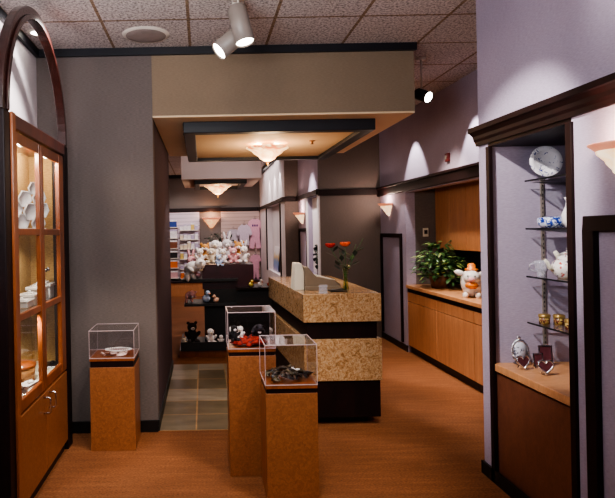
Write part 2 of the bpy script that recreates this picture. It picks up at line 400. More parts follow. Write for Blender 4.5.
# baseboards
struct('baseboard_front', B(-1.32, -.39, 4.58, 4.6, 0, .09), M['black'])
struct('baseboard_passage', B(-.392, -.38, 4.6, 6.75, 0, .09), M['black'])
struct('baseboard_display', MB().box(1.785, 1.8, -2.6, 3.715, 0, .08).box(1.785, 2.62, 3.7, 3.715, 0, .08), M['black'])
struct('baseboard_right', B(2.605, 2.62, 7.36, 8.4, 0, .08), M['black'])
struct('baseboard_rear', B(-3, 1.49, 14.78, 14.8, 0, .08), M['black'])
# slatwall boards on the rear wall
struct('wall_rear_slats', MB().box(-2.2, -.09, 14.77, 14.80, .40, 2.12), M['slat_light'])
struct('wall_rear_slats_beyond', MB().box(.47, 1.47, 14.77, 14.80, .40, 2.12), M['slat'])

# ------------------------------------------------------------------ arched cabinet
cab = thing('arched_cabinet', 'tall mahogany display cabinet with an open arch on top, glazed doors and orange lower doors', 'display cabinet', (-1.17, 3.68, 0))
yc, zs = 3.68, 2.27
w = MB()
N = 40
def arch(w, R0, R1, x0, x1, mi=0):
    vs = []; fs = []
    for i in range(N+1):
        a = PI*i/N
        for (R, x) in ((R0, x0), (R0, x1), (R1, x1), (R1, x0)):
            vs.append((x, yc+R*math.cos(a), zs+R*1.09*math.sin(a)))
    for i in range(N):
        for k in range(4): fs.append((i*4+k, i*4+(k+1) % 4, (i+1)*4+(k+1) % 4, (i+1)*4+k))
    fs += [(0,1,2,3), (N*4, N*4+1, N*4+2, N*4+3)]
    w.add(vs, fs, mi, False)
arch(w, .625, .70, -1.085, -1.035); arch(w, .625, .655, -1.035, -1.02)
w.link('arch', M['arch_wood'], cab, bevel=.006)
w = MB().box(-1.12, -1.03, 2.98, 3.12, 0, zs).box(-1.12, -1.03, 4.25, 4.38, 0, zs)
w.link('stile', M['mahogany_dark'], cab, bevel=.006)
B(-1.03, -1.015, 3.07, 3.125, 0, zs).link('stile_strip', M['cherry'], cab, bevel=.003)
B(-1.12, -1.02, 3.12, 4.25, 2.19, 2.27).link('head_rail', M['mahogany'], cab, bevel=.006)
B(-1.31, -1.12, 4.30, 4.40, 0, 2.15).link('end_panel', M['mahogany_dark'], cab)
w = MB().box(-1.312, -1.30, 3.12, 4.30, 0, 2.24).box(-1.30, -1.12, 2.99, 3.10, 0, 2.24).box(-1.30, -1.07, 4.285, 4.30, .655, 2.19)
w.link('back_panel', M['burlap'], cab)
B(-1.30, -1.05, 3.10, 4.30, 2.19, 2.24).link('top_panel', M['mahogany'], cab)
B(-1.30, -1.05, 3.10, 4.30, .60, .655).link('display_deck', M['cream'], cab)
B(-1.30, -1.06, 3.14, 4.25, 0, .07).link('plinth', M['black'], cab)
for z in (1.13, 1.61): B(-1.30, -1.075, 3.14, 4.24, z, z+.008).link('glass_shelf', M['glass_green'], cab)
for (y0, y1, s0, s1) in ((3.13, 3.675, .075, .045), (3.68, 4.25, .045, .12)):
    w = MB().box(-1.065, -1.035, y0, y0+s0, .60, 2.185).box(-1.065, -1.035, y1-s1, y1, .60, 2.185)
    for (a, b_) in ((.60,.67), (1.115,1.155), (1.60,1.64), (2.12,2.185)): w.box(-1.062, -1.038, y0+s0, y1-s1, a, b_)
    d = w.link('glazed_door', M['cherry'], cab, bevel=.004)
    B(-1.056, -1.052, y0+s0-.005, y1-s1+.005, .66, 2.13).link('pane', M['glass'], d)
for (y0, y1, yh) in ((3.125, 3.685, 3.63), (3.69, 4.25, 3.76)):
    d = B(-1.075, -1.035, y0, y1, .075, .585).link('lower_door', M['burl'], cab, bevel=.003)
    MB().tube([(-1.035, yh, .565), (-1.0, yh, .565), (-.992, yh, .555), (-.992, yh, .475), (-1.0, yh, .465), (-1.035, yh, .465)], .006).link('handle', M['silver'], d)

# contents of the arched cabinet
t = thing('shell_sculpture', 'fan sculpture of pearly white scale-like shells on the top cabinet shelf', 'sculpture', (-1.17, 3.86, 1.618), .75)
w = MB()
for (xx, zz, rr, dd) in ((-.045,.07,.052,0), (.045,.06,.052,.006), (0,.135,.055,.012), (-.08,.15,.045,.004), (.07,.145,.048,.008), (-.035,.215,.052,.016), (.05,.225,.05,.010), (.015,.285,.04,.018)):
    Rm = Matrix.Translation((xx*1.25, -dd, zz*1.05)) @ Euler((PI/2+.1, 0, .3)).to_matrix().to_4x4()
    rr *= 1.22; w.lathe([(0,.006), (rr*.86,.004), (rr*.86,.009), (rr,.009), (rr,-.003), (0,-.003)], n=6, mat=Rm)
w.link('scales', plain('pearl_shell', (236,238,250), .25, var=.06, sc=30), t, local=True)
MB().box(-.10, .10, -.035, .035, 0, .03).link('base', M['white_ceramic'], t, local=True)
t = thing('bracelet', 'thin silver bracelet on a slim stand above the middle cabinet shelf', 'bracelet', (-1.13, 4.03, 1.138))
MB().tube([(0, -.13, .20), (0, -.05, .215), (0, .02, .205), (0, .10, .215)], .008).ell((0, .05, .21), (.014, .02, .014)).ell((0, .10, .215), (.016, .012, .016)).link('band', M['silver'], t, local=True)
MB().tube([(0, 0, 0), (0, 0, .2)], .003).lathe([(0,0), (.03,0), (.03,.006), (0,.006)]).link('stand', M['mugglass'], t, local=True)
for (yy, hh, dd, wd, lab) in ((3.66,.06,.055,.07,'small white ceramic dish at the near end of the middle cabinet shelf'),
                         (3.82,.09,.06,.07,'square white lidded ceramic box in the middle of the cabinet shelf'),
                         (4.0,.13,.06,.06,'tall white carved ceramic box on the middle cabinet shelf'),
                         (4.18,.14,.055,.06,'white openwork ceramic box at the far end of the middle cabinet shelf')):
    t = thing('ceramic_box', lab, 'ceramic box', (-1.17, yy, 1.138))
    MB().box(-dd, dd, -wd, wd, 0, hh*.62).link('body', M['white_ceramic'], t, local=True, bevel=.008)
    MB().box(-dd-.006, dd+.006, -wd-.006, wd+.006, hh*.62, hh*.8).box(-dd*.5, dd*.5, -wd*.5, wd*.5, hh*.8, hh*.9).ell((0,0,hh*.93), (.012,.012,.012)).link('lid', M['white_ceramic'], t, local=True, bevel=.005)
t = thing('woven_box', 'brown woven box with a flat lid on the cabinet deck', 'box', (-1.2, 3.72, .655))
MB().lathe([(0,0), (.075,0), (.085,.09), (0,.09)], n=20, sy=1.4).link('body', wood('wicker', (120,80,44), (176,126,74), .7, (20,20,60), 3), t, local=True)
MB().lathe([(.09,.09), (.09,.105), (.05,.12), (0,.122)], n=20, sy=1.4).link('lid', M['cherry'], t, local=True)
t = thing('figurine', 'small dark carved figurine on the cabinet deck', 'figurine', (-1.13, 3.95, .655))
MB().lathe([(0,0), (.03,0), (.03,.02), (.018,.04), (.026,.07), (.012,.095), (.018,.11), (.016,.13), (0,.14)]).link('body', M['dark'], t, local=True)
for k, (yy, rz_, lab) in enumerate(((3.42,.3,'open silver trinket book at the near end of the cabinet deck'), (3.58,-.2,'silver trinket tray beside the dark figurine on the cabinet deck'), (4.12,.1,'silver trinket tray at the far end of the cabinet deck'))):
    t = thing('trinket_tray', lab, 'tray', (-1.12, yy, .655), rz_)
    MB().box(-.05, .05, -.08, .08, 0, .012).link('tray', M['silver'], t, local=True, bevel=.004)
    MB().box(-.04, .04, -.07, .07, .012, .016).ell((.01,.02,.022), (.02,.03,.01)).link('lining', M['dark'] if k != 1 else M['white_ceramic'], t, local=True)

# ------------------------------------------------------------------ pedestals with acrylic covers
def pedestal(label, x0, y0, w_, d_, zc, zr, zt, ztop, glabel=None):
    t = thing('display_pedestal', label, 'pedestal', (x0+w_/2, y0+d_/2, 0))
    B(x0, x0+w_, y0, y0+d_, 0, zr).link('body', M['burl'], t, bevel=.002)
    e = .005; B(x0+e, x0+w_-e, y0+e, y0+d_-e, zr, zt-.02).link('reveal', M['mahogany_dark'], t)
    B(x0, x0+w_, y0, y0+d_, zt-.02, zt).link('tray', M['cherry'], t, bevel=.002)
    g = .004; z0 = zt-.0; a = MB()
    a.box(x0, x0+w_, y0, y0+g, z0, ztop).box(x0, x0+w_, y0+d_-g, y0+d_, z0, ztop)
    a.box(x0, x0+g, y0+g, y0+d_-g, z0, ztop).box(x0+w_-g, x0+w_, y0+g, y0+d_-g, z0, ztop).box(x0+g, x0+w_-g, y0+g, y0+d_-g, ztop-g, ztop)
    cv = a.link('acrylic_cover', M['acrylic'], t)
    r = .0022; E_ = MB(); X = (x0, x0+w_); Yy = (y0, y0+d_)
    for z in (z0+.003, ztop):
        for y in Yy: E_.box(X[0]-r, X[1]+r, y-r, y+r, z-r, z+r)
        for x in X: E_.box(x-r, x+r, Yy[0], Yy[1], z-r, z+r)
    for x in X:
        for y in Yy: E_.box(x-r*.7, x+r*.7, y-r*.7, y+r*.7, z0, ztop)
    E_.link('cover_edge', M['edge'], cv)
    return t
pedestal('burl veneer display pedestal against the taupe wall, shell jewellery under its clear cover', -.855, 4.20, .33, .33, 0, .615, .68, .885)
pedestal('burl veneer display pedestal holding red plush under its clear cover, the tallest of three', .15, 3.72, .31, .31, 0, .785, .83, 1.07)
pedestal('burl veneer display pedestal holding dark leather straps under its clear cover', .35, 3.35, .305, .32, 0, .641, .688, .926)

def shell_mb(r):
    w = MB(); vs = []; fs = []
    for j in range(6):
        for i in range(13):
            a = -1.2 + 2.4*i/12; rr = r*(j+.3)/5; z = .35*r*(1-(j/5)**2) + (.04*r if i % 2 else 0)
            vs.append((rr*math.cos(a)-r*.4, rr*math.sin(a), z))
    for j in range(5):
        for i in range(12): fs.append((j*13+i, j*13+i+1, (j+1)*13+i+1, (j+1)*13+i))
    w.add(vs, fs, 0, True); return w
shellm = plain('pinkish_shell', (240,214,206), .35, var=.15, sc=40)
for k, (dx, dy, rz_) in enumerate(((-.09,0,.4), (-.05,-.05,2.1), (0,-.03,4), (.03,.04,1.2), (.06,-.04,5.2), (.1,0,3.1), (-.02,.05,.9))):
    o = shell_mb(.045).link('seashell', shellm, base=(0,0,0)); o.location = (-.69+dx, 4.34+dy, .682+.008*(k % 3)); o.rotation_euler = (.1, .15, rz_)
    tag(o, 'pinkish white scallop shell heaped under the clear cover by the taupe wall', 'seashell', 'shells on the pedestal')
w = MB()
for i in range(40):
    a = 2*PI*i/40; w.ell((.085*math.cos(a)+.012*math.cos(3*a), .06*math.sin(a), .01), (.0075,)*3, n=6)
o = w.link('pearl_necklace', M['white_ceramic']); o.location = (-.66, 4.33, .712); tag(o, 'string of white beads draped over the shells on the pedestal', 'necklace')
# dark straps in the front cover
sm = [plain('dark_leather', (34,30,34), .35, var=.4, sc=50), patterned('patterned_leather', (40,34,30), [(150,110,70), (90,100,110)], 70, .6, .35), plain('olive_leather', (70,62,44), .4, var=.4, sc=40)]
for k in range(22):
    a = 2.4*k; rr = .02+.105*math.sqrt((k+.5)/22); w = MB(); L = .085; n_ = 9; vs = []; fs = []
    for i in range(n_):
        u_ = i/(n_-1); ww = .019*math.sin(PI*(.12+.76*u_)); z = .006+.024*math.sin(PI*u_)
        x = (u_-.5)*L; y = .02*math.sin(2*PI*u_)
        for s_, zz in ((-1,0), (1,0), (1,.005), (-1,.005)): vs.append((x, y+s_*ww, z+zz))
    for i in range(n_-1):
        for q in range(4): fs.append((i*4+q, i*4+(q+1) % 4, (i+1)*4+(q+1) % 4, (i+1)*4+q))
    fs += [(0,1,2,3), tuple(4*(n_-1)+i for i in range(4))]
    w.add(vs, fs, 0, True); o = w.link('leather_strap', sm[k % 3])
    o.location = (.503+rr*math.cos(a)*.98, 3.51+rr*math.sin(a)*.9, .689+.035*(1-rr/.13)+.004*(k % 4)); o.rotation_euler = (.25*math.sin(k), .2*math.cos(k*2), a+1.2)
    tag(o, 'dark curled leather strap in the heap under the lowest clear cover', 'leather strap', 'leather straps under the front cover')
w = MB().tube([(-.03,0,.02), (-.01,0,.008), (.005,0,.0)], .004).ell((.012,0,.004), (.016,.008,.007)).link('strap_highlight', M['white_ceramic']); w.location = (.545, 3.44, .755); w.rotation_euler = (0,0,.4)  # white sliver modelled in place of a highlight on the straps
tag(w, 'tiny white shape standing in for a highlight on the dark leather straps', 'highlight')

# ------------------------------------------------------------------ plush toys
fur = {}
def furm(c):
    if c not in fur: fur[c] = plain('plush_%d_%d_%d' % c, c, .95, var=.12, sc=60)
    return fur[c]
WHT, CRM, PNK, TAN, BLU, BLK, BRN, RED, LGR = (236,228,228), (226,208,186), (226,170,176), (192,138,76), (190,204,232), (26,24,28), (110,66,40), (170,38,28), (204,196,200)
def plush(label, x, y, z, s, c, rz_=0, ears='round', c2=None, lie=False, group=None, name='plush_bear'):
    t = thing(name, label, 'plush toy', (x, y, z), rz_, group); c2 = c2 or c; w = MB()
    Rm = Matrix.Identity(4)
    if lie: Rm = Matrix.Translation((0, .1*s, .42*s)) @ Euler((1.15, 0, 0)).to_matrix().to_4x4() @ Matrix.Translation((0,0,-.25*s))
    w.ell((0,0,.30*s), (.25*s,.22*s,.30*s), mat=Rm); w.ell((0,-.04*s,.68*s), (.22*s,.20*s,.20*s), mat=Rm)
    for q in (-1, 1):
        w.ell((q*.25*s,-.10*s,.38*s), (.09*s,.09*s,.20*s), rot=(.7, q*.5, 0), n=8, mat=Rm)
        w.ell((q*.17*s,-.26*s,.10*s), (.10*s,.22*s,.10*s), rot=(0, 0, q*.35), n=8, mat=Rm)
    w.link('body', furm(c), t, local=True)
    for q in (-1, 1):
        e = MB()
        if ears == 'round': e.ell((q*.17*s, -.02*s, .86*s), (.075*s,.04*s,.075*s), n=8, mat=Rm)
        elif ears == 'long': e.ell((q*.10*s, 0, 1.0*s), (.055*s,.03*s,.20*s), rot=(0, q*.2, 0), n=8, mat=Rm)
        else: e.ell((q*.22*s, -.02*s, .66*s), (.05*s,.06*s,.15*s), n=8, mat=Rm)
        e.link('ear', furm(c2), t, local=True)
    mz = MB().ell((0,-.22*s,.63*s), (.10*s,.09*s,.075*s), n=8, mat=Rm).link('muzzle', furm(WHT if c != WHT else CRM), t, local=True)
    MB().ell((0,-.31*s,.65*s), (.03*s,.02*s,.02*s), n=6, mat=Rm).link('nose', M['black'], mz, local=True)
    for q in (-1, 1): MB().ell((q*.08*s,-.215*s,.73*s), (.02*s,)*3, n=6, mat=Rm).link('eye', M['black'], t, local=True)
    return t
def duck(label, x, y, z, s, c, rz_=0):
    t = thing('plush_duck', label, 'plush toy', (x, y, z), rz_)
    MB().ell((0,.05*s,.28*s), (.26*s,.36*s,.27*s)).ell((0,-.2*s,.68*s), (.17*s,.17*s,.18*s)).ell((0,-.12*s,.48*s), (.12*s,.12*s,.16*s)).ell((0,.36*s,.36*s), (.10*s,.14*s,.06*s), rot=(.6,0,0)).link('body', furm(c), t, local=True)
    MB().ell((0,-.42*s,.65*s), (.09*s,.12*s,.035*s), n=8).link('beak', M['terracotta'], t, local=True)
    for q in (-1, 1): MB().ell((q*.14*s,-.28*s,.74*s), (.025*s,)*3, n=6).link('eye', M['black'], t, local=True)
    return t
# inside the tall cover: red pile with black-and-white pups
o = MB()
for k in range(26):
    a = k*2.4; rr = .105*math.sqrt((k+.5)/26); o.ell((.305+rr*math.cos(a), 3.875+rr*math.sin(a), .845+.024*(1-rr/.105)+.006*(k % 3)), (.045,.026,.012), rot=(.25*math.sin(k*3),.35*math.sin(k),a), n=8)
o = o.link('red_plush_bedding', patterned('red_plaid_felt', (160,44,30), [(90,30,30), (60,26,34)], 45, .58, .9)); tag(o, 'mound of crumpled red felt under the tallest clear cover', 'felt')
plush('black and white plush pup sitting on red felt under the tall clear cover', .195, 3.85, .862, .12, BLK, .3, 'flop', WHT, name='plush_dog')
plush('white plush pup sitting on red felt beside the black and white one', .245, 3.92, .862, .10, WHT, -.3, 'flop', BLK, name='plush_dog')
plush('grey black plush animal curled on red felt under the tall clear cover', .36, 3.90, .865, .14, (50,46,54), .2, 'round', BLK, True)

# ------------------------------------------------------------------ marble service counter
ct = thing('service_counter', 'two tier marble service counter with dark wood bands and golden veining', 'counter', (1.12, 5.6, 0))
def trap(e, z0, z1, name, mat, bev=.002):
    return MB().prism([(.805+e, 4.64+e), (1.44-e, 4.64+e), (1.44-e, 6.5-e), (.735+e, 6.5-e)], z0, z1).link(name, mat, ct, bevel=bev)
part(trap(0, .845, 1.075, 'upper_marble', M['marble'], .004), 'upper tier faced in golden marble')
trap(.03, .705, .845, 'upper_reveal', M['mahogany_dark'])
trap(0, .365, .705, 'lower_marble', M['marble'], .004)
trap(.015, .065, .365, 'wooden_base', M['mahogany_dark'])
trap(.10, 0, .065, 'toe_kick', M['black'])

# cash terminal
t = thing('cash_register', 'cream and beige cash register angled on the marble counter', 'cash register', (.875, 5.08, 1.075), 0)
MB().prism([(-.09,0), (.0,0), (.0,.16), (-.02,.235), (-.07,.235), (-.075,.2)], -.10, .10, axis='y').link('display_housing', M['cream'], t, local=True, bevel=.006)
MB().prism([(-.0,0), (.31,0), (.31,.05), (.26,.085), (.10,.12), (.03,.205), (.0,.20)], -.13, .13, axis='y').link('body', M['beige_plastic'], t, local=True, bevel=.008)
MB().box(.0, .31, -.15, .15, -.0, .035).link('cash_drawer', M['beige_plastic'], t, local=True, bevel=.004)
w = MB()
for i in range(5):
    for j in range(4): w.box(.115+.033*i, .138+.033*i, -.09+.05*j, -.055+.05*j, .112-.0095*i, .124-.0095*i)
w.link('keys', M['cream'], t, local=True)
t = thing('pen_tray', 'flat black signing pad on the marble counter beside the vase', 'signing pad', (1.13, 4.83, 1.075), .1)
MB().box(-.07,.07,-.05,.05,0,.012).link('pad', M['black'], t, local=True, bevel=.004)
MB().tube([(-.05,.0,.018), (.06,.02,.018)], .004).link('pen', M['steel'], t, local=True)
t = thing('card_holder', 'small clear card holder at the marble counter corner', 'card holder', (.985, 4.72, 1.075), .05)
MB().box(-.035,.035,-.002,.002,0,.07).link('panel', M['mugglass'], t, local=True)
MB().box(-.035,.035,-.03,.03,0,.004).link('foot', M['mugglass'], t, local=True)
# vase
t = thing('glass_vase', 'slim clear glass vase standing on the marble counter', 'vase', (1.20, 4.83, 1.075))
MB().lathe([(0,0), (.030,0), (.033,.01), (.021,.07), (.019,.14), (.028,.20), (.038,.225), (.035,.226), (.025,.20), (.016,.14), (.018,.07), (.026,.015), (0,.012)], n=24).link('body', M['vaseglass'], t, local=True)
part(MB().lathe([(0,.013), (.024,.018), (.016,.07), (.014,.12), (0,.12)], n=20).link('water', glassy('yellow_green_water', (.95,.95,.68,1), .05), t, local=True), 'greenish water in the vase')
stems = [((-.05,.0,.335), 'g'), ((.0,-.01,.37), 'o'), ((-.12,.02,.36), 'r'), ((.10,.02,.38), 'l'), ((.155,.0,.43), 'l')]
for k, (tip, kd) in enumerate(stems):
    lab = {0:'closed dark green bud stem in the glass vase', 1:'open orange lily upright in the glass vase', 2:'reddish lily bending lowest from the glass vase', 3:'green leafy stem in the glass vase', 4:'thin grey green stem reaching furthest from the glass vase'}[k]
    f_ = thing('cut_flower', lab, 'flower', (1.20, 4.83, 1.09)); tx, ty, tz = tip
    MB().tube([(tx*-.06,0,0), (tx*.05,ty*.1,.12), (tx*.3,ty*.4,.22), (tx*.7,ty*.8,tz*.8), (tx,ty,tz)], .003, 6).link('stem', M['leaf'], f_, local=True)
    w = MB()
    for q in range(5):
        h = .16+.04*q; pz = h; px_ = tx*(h/tz)**1.5; a = q*2.3+k
        L = .09; dv = Vector((math.cos(a), math.sin(a)*.5, .45)).normalized(); sd = dv.cross(Vector((0,0,1))).normalized()
        p0 = Vector((px_, 0, pz)); pts = [p0, p0+dv*L*.5+sd*.022, p0+dv*L, p0+dv*L*.5-sd*.022]
        w.add(pts, [(0,1,2,3)])
    w.link('leaves', M['stem_leaf'] if k != 3 else M['leaf'], f_, local=True)
    if kd in 'or':
        w = MB()
        for q in range(6):
            a = q*PI/3; dv = Vector((math.cos(a), math.sin(a), .7)).normalized()
            w.ell(Vector(tip)+dv*.024, (.016,.016,.030), rot=dv.to_track_quat('Z','Y').to_euler(), n=8)
        w.link('petals', M['orange_flower'] if kd == 'o' else M['red'], f_, local=True)

# ------------------------------------------------------------------ worktop cabinets along the side wall
gname = 'base cabinets under the worktop'
for (y0, y1, lab) in ((6.445, 7.35, 'orange veneer base cabinet below the potted plant, end of the run'), (5.555, 6.44, 'orange veneer base cabinet second in the run, below the pig jar'), (4.66, 5.55, 'orange veneer base cabinet partly hidden by the display wall corner')):
    t = thing('base_cabinet', lab, 'cabinet', (2.9, (y0+y1)/2, 0))
    B(2.64, 3.25, y0, y1, .09, .78).link('carcass', M['mahogany_dark'], t)
    B(2.66, 3.25, y0, y1, 0, .09).link('toe_kick', M['black'], t)
    B(2.62, 2.64, y0+.003, y1-.003, .095, .655).link('door', M['oak'], t, bevel=.002)
    B(2.62, 2.64, y0+.003, y1-.003, .662, .775).link('drawer', M['oak'], t, bevel=.002)
t = thing('worktop', 'long wooden worktop with a dark strip under its edge, carrying plant and pig jar', 'worktop', (2.95, 5.9, .78))
B(2.60, 3.26, 4.21, 7.355, .83, .87).link('top', M['oak_top'], t, bevel=.004)
B(2.63, 3.25, 4.21, 7.355, .782, .83).link('reveal', M['mahogany_dark'], t)
for (y0, y1, lab) in ((6.50, 7.355, 'orange veneer wall cabinet above the potted plant'), (5.60, 6.495, 'orange veneer wall cabinet above the pig jar'), (4.70, 5.595, 'orange veneer wall cabinet mostly hidden by the display wall corner')):
    t = thing('wall_cabinet', lab, 'cabinet', (3.1, (y0+y1)/2, 1.33))
    B(3.02, 3.26, y0, y1, 1.335, 2.19).link('carcass', M['mahogany_dark'], t)
    ym = (y0+y1)/2
    for (a, b_) in ((y0+.002, ym-.002), (ym+.002, y1-.002)): B(3.0, 3.02, a, b_, 1.33, 2.19).link('door', M['oak'], t, bevel=.002)
# plant
t = thing('potted_plant', 'bushy green trailing houseplant in a brown basket on the worktop', 'plant', (2.86, 6.90, .87))
MB().lathe([(0,0), (.10,0), (.13,.16), (.115,.16), (.09,.02), (0,.02)], n=24).link('pot', wood('basket_weave', (76,44,26), (120,76,46), .7, (20,20,60), 3), t, local=True)
MB().lathe([(0,.13), (.118,.13)], n=20).link('soil', plain('soil', (30,22,16), .95), t, local=True)
random.seed(3)
def leaf(w, p, d, L, W, mi=0):
    d = d.normalized(); s_ = d.cross(Vector((0,0,1)));
    if s_.length < .1: s_ = Vector((1,0,0))
    s_.normalize(); up = s_.cross(d)
    pts = [p, p+d*L*.3+s_*W*.5, p+d*L*.65+s_*W*.38-up*L*.05, p+d*L-up*L*.15, p+d*L*.65-s_*W*.38-up*L*.05, p+d*L*.3-s_*W*.5, p+d*L*.5-up*L*-.06]
    w.add(pts, [(0,1,6), (1,2,6), (2,3,6), (3,4,6), (4,5,6), (5,0,6)], mi, False)
for idx, (nm, mt, cnt) in enumerate((('foliage', 'leaf', 300), ('foliage', 'leaf_pale', 70))):
    w = MB()
    for k in range(cnt):
        a = random.uniform(0, 2*PI); e = random.uniform(-.55, 1.35); R_ = random.uniform(.12, .31)
        p = Vector((math.cos(a)*math.cos(e)*R_*.95, math.sin(a)*math.cos(e)*R_*1.05, .25+math.sin(e)*R_*1.05))
        if p.x > .10 and p.z > .38: p.z = random.uniform(.1, .36)
        p.z = max(p.z, .05); p.x = min(p.x, .34)
        d = Vector((math.cos(a+random.uniform(-.8,.8)), math.sin(a+random.uniform(-.8,.8)), random.uniform(-.7,.5)))
        leaf(w, p, d, random.uniform(.07,.12), random.uniform(.035,.06))
    w.link(nm, M[mt], t, local=True)
w = MB()
for k in range(22):
    a = k*2.4; w.tube([(0,0,.13), (math.cos(a)*.06, math.sin(a)*.06, .28), (math.cos(a)*.17, math.sin(a)*.17, .33+.1*math.sin(k*1.7))], .004, 5)
w.link('stems', M['leaf'], t, local=True)
# pig jar
t = thing('pig_jar', 'white pig shaped cookie jar with orange bandana and hat on the worktop', 'jar', (2.78, 5.92, .87), -.45)
MB().ell((0,.02,.12), (.085,.10,.12), n=16).ell((0,-.045,.165), (.062,.06,.06), n=14).link('body', M['white_ceramic'], t, local=True)
for q in (-1, 1):
    MB().ell((q*.09,-.03,.205), (.04,.012,.024), rot=(0,q*-.3,0), n=8).link('ear', M['white_ceramic'], t, local=True)
    MB().ell((q*.045,-.075,.02), (.024,.03,.03), n=8).link('foot', M['white_ceramic'], t, local=True)
    MB().ell((q*.026,-.10,.182), (.006,.005,.007), n=6).link('eye', M['black'], t, local=True)
MB().ell((0,-.105,.155), (.026,.018,.02), n=10).link('snout', furm(PNK), t, local=True)
MB().ell((0,-.075,.105), (.05,.045,.032), n=10).link('bandana', M['terracotta'], t, local=True)
MB().lathe([(0,.225), (.05,.225), (.05,.235), (.03,.24), (.03,.27), (.015,.282), (0,.283)], n=16).link('hat', M['terracotta'], t, local=True)
t.scale = (1.3, 1.3, 1.25)
# thermostat plate
t = thing('thermostat', 'small cream thermostat on the side wall of the worktop recess', 'thermostat', (2.87, 7.36, 1.54))
MB().box(-.035,.035,-.018,0,-.055,.055).link('plate', M['cream'], t, local=True, bevel=.004)
MB().box(-.02,.02,-.022,-.018,-.02,.03).link('window', M['dark'], t, local=True)
t = thing('fire_alarm', 'small red fire alarm strobe high on the wall above the worktop', 'alarm', (2.62, 6.04, 2.34))
MB().box(-.03,0,-.035,.035,-.045,.045).link('housing', plain('alarm_red', (96,30,30), .4), t, local=True, bevel=.004)
MB().box(-.04,-.03,-.018,.018,-.02,.02).link('lens', M['grey_metal'], t, local=True, bevel=.004)

# ------------------------------------------------------------------ niche display (display wall)
t = thing('display_niche_base', 'red brown base cupboard with a light wooden deck inside the display niche', 'cupboard', (2.1, 3.17, 0))
B(1.815, 2.455, 2.80, 3.575, .04, .685).link('front_panel', M['redpanel'], t)
B(1.80, 2.455, 2.80, 3.575, .70, .745).link('deck', M['oak_top'], t, bevel=.004)
B(1.83, 2.45, 2.81, 3.57, .685, .70).link('reveal', M['black'], t)
B(1.85, 2.45, 2.81, 3.57, 0, .04).link('plinth', M['black'], t)
for z, lab in ((1.88, 'topmost glass shelf in the display niche, carrying one upright plate'), (1.585, 'glass shelf in the display niche carrying blue and white dishes'), (1.29, 'glass shelf in the display niche carrying the floral teapots'), (1.005, 'lowest glass shelf in the display niche, carrying small painted tins')):
    t = thing('glass_shelf', lab, 'shelf', (2.2, 3.2, z))
    s_ = B(2.0, 2.44, 2.80, 3.53, z-.008, z).link('pane', M['glass_green'], t)
    B(1.997, 2.0, 2.80, 3.53, z-.009, z+.001).link('edge', M['black'], s_)
    MB().prism([(2.02, z-.010), (2.44, z-.010), (2.44, z-.05)], 3.535, 3.538, axis='y').link('bracket', M['steel'], t)
w = MB().box(2.12, 2.138, 3.568, 3.58, .76, 1.9)
o = w.link('shelf_standard', M['grey_metal']); tag(o, 'slotted steel standard holding the glass shelves', 'shelf standard')
w = MB()
for k in range(40): w.box(2.126, 2.132, 3.5665, 3.568, .78+.028*k, .792+.028*k)
w.link('slot', M['black'], o)

Z1, Z2, Z3, Z4, Z0 = 1.881, 1.586, 1.291, 1.006, .746
t = thing('display_plate', 'white plate with a speckled blue rim propped upright on the topmost glass shelf', 'plate', (2.03, 3.37, Z1), -.12)
Rm = Matrix.Translation((0,0,.096)) @ Euler((PI/2-.12,0,0)).to_matrix().to_4x4()
MB().lathe([(0,.0), (.05,.0), (.062,.010), (.091,.016), (.093,.013), (.064,.004), (.055,-.008), (0,-.008)], n=36, mat=Rm).link('body', M['willow'], t, local=True)
MB().tube([(-.04,-.03,.012), (-.04,.0,.004), (-.04,.05,.06)], .003).tube([(.04,-.03,.012), (.04,.0,.004), (.04,.05,.06)], .003).tube([(-.04,.03,.03), (.04,.03,.03)], .003).link('stand', M['steel'], t, local=True)
t = thing('china_dish', 'low blue and white china dish on the glass shelf beside the gilt jug', 'dish', (2.09, 3.40, Z2))
MB().lathe([(0,0), (.06,0), (.08,.02), (.086,.048), (.082,.05), (.075,.025), (.055,.008), (0,.008)], n=28).link('body', M['blue_white'], t, local=True)
MB().lathe([(.084,.05), (.08,.06), (.04,.066), (0,.067)], n=28).link('lid', M['blue_white'], t, local=True)
t = thing('china_jug', 'tall white and gilt china jug behind the casing on the blue dish shelf', 'jug', (2.07, 3.19, Z2))
MB().lathe([(0,0), (.035,0), (.05,.03), (.055,.07), (.035,.12), (.03,.15), (.04,.17), (.036,.17), (.026,.15), (.03,.12), (0,.1)], n=24).link('body', M['white_ceramic'], t, local=True)
MB().tube([(.035,0,.14), (.075,0,.13), (.08,0,.08), (.05,0,.05)], .006).link('handle', M['terracotta'], t, local=True)
t = thing('glass_mug', 'pressed crystal cream jug with a looped handle beside the floral teapot', 'jug', (2.05, 3.46, Z3), .0)
MB().lathe([(0,0), (.03,0), (.022,.012), (.034,.04), (.042,.085), (.045,.095), (.041,.095), (.03,.04), (0,.02)], n=20).link('body', M['mugglass'], t, local=True)
MB().tube([(-.04,0,.08), (-.07,0,.075), (-.075,0,.045), (-.035,0,.03)], .006).link('handle', M['mugglass'], t, local=True)
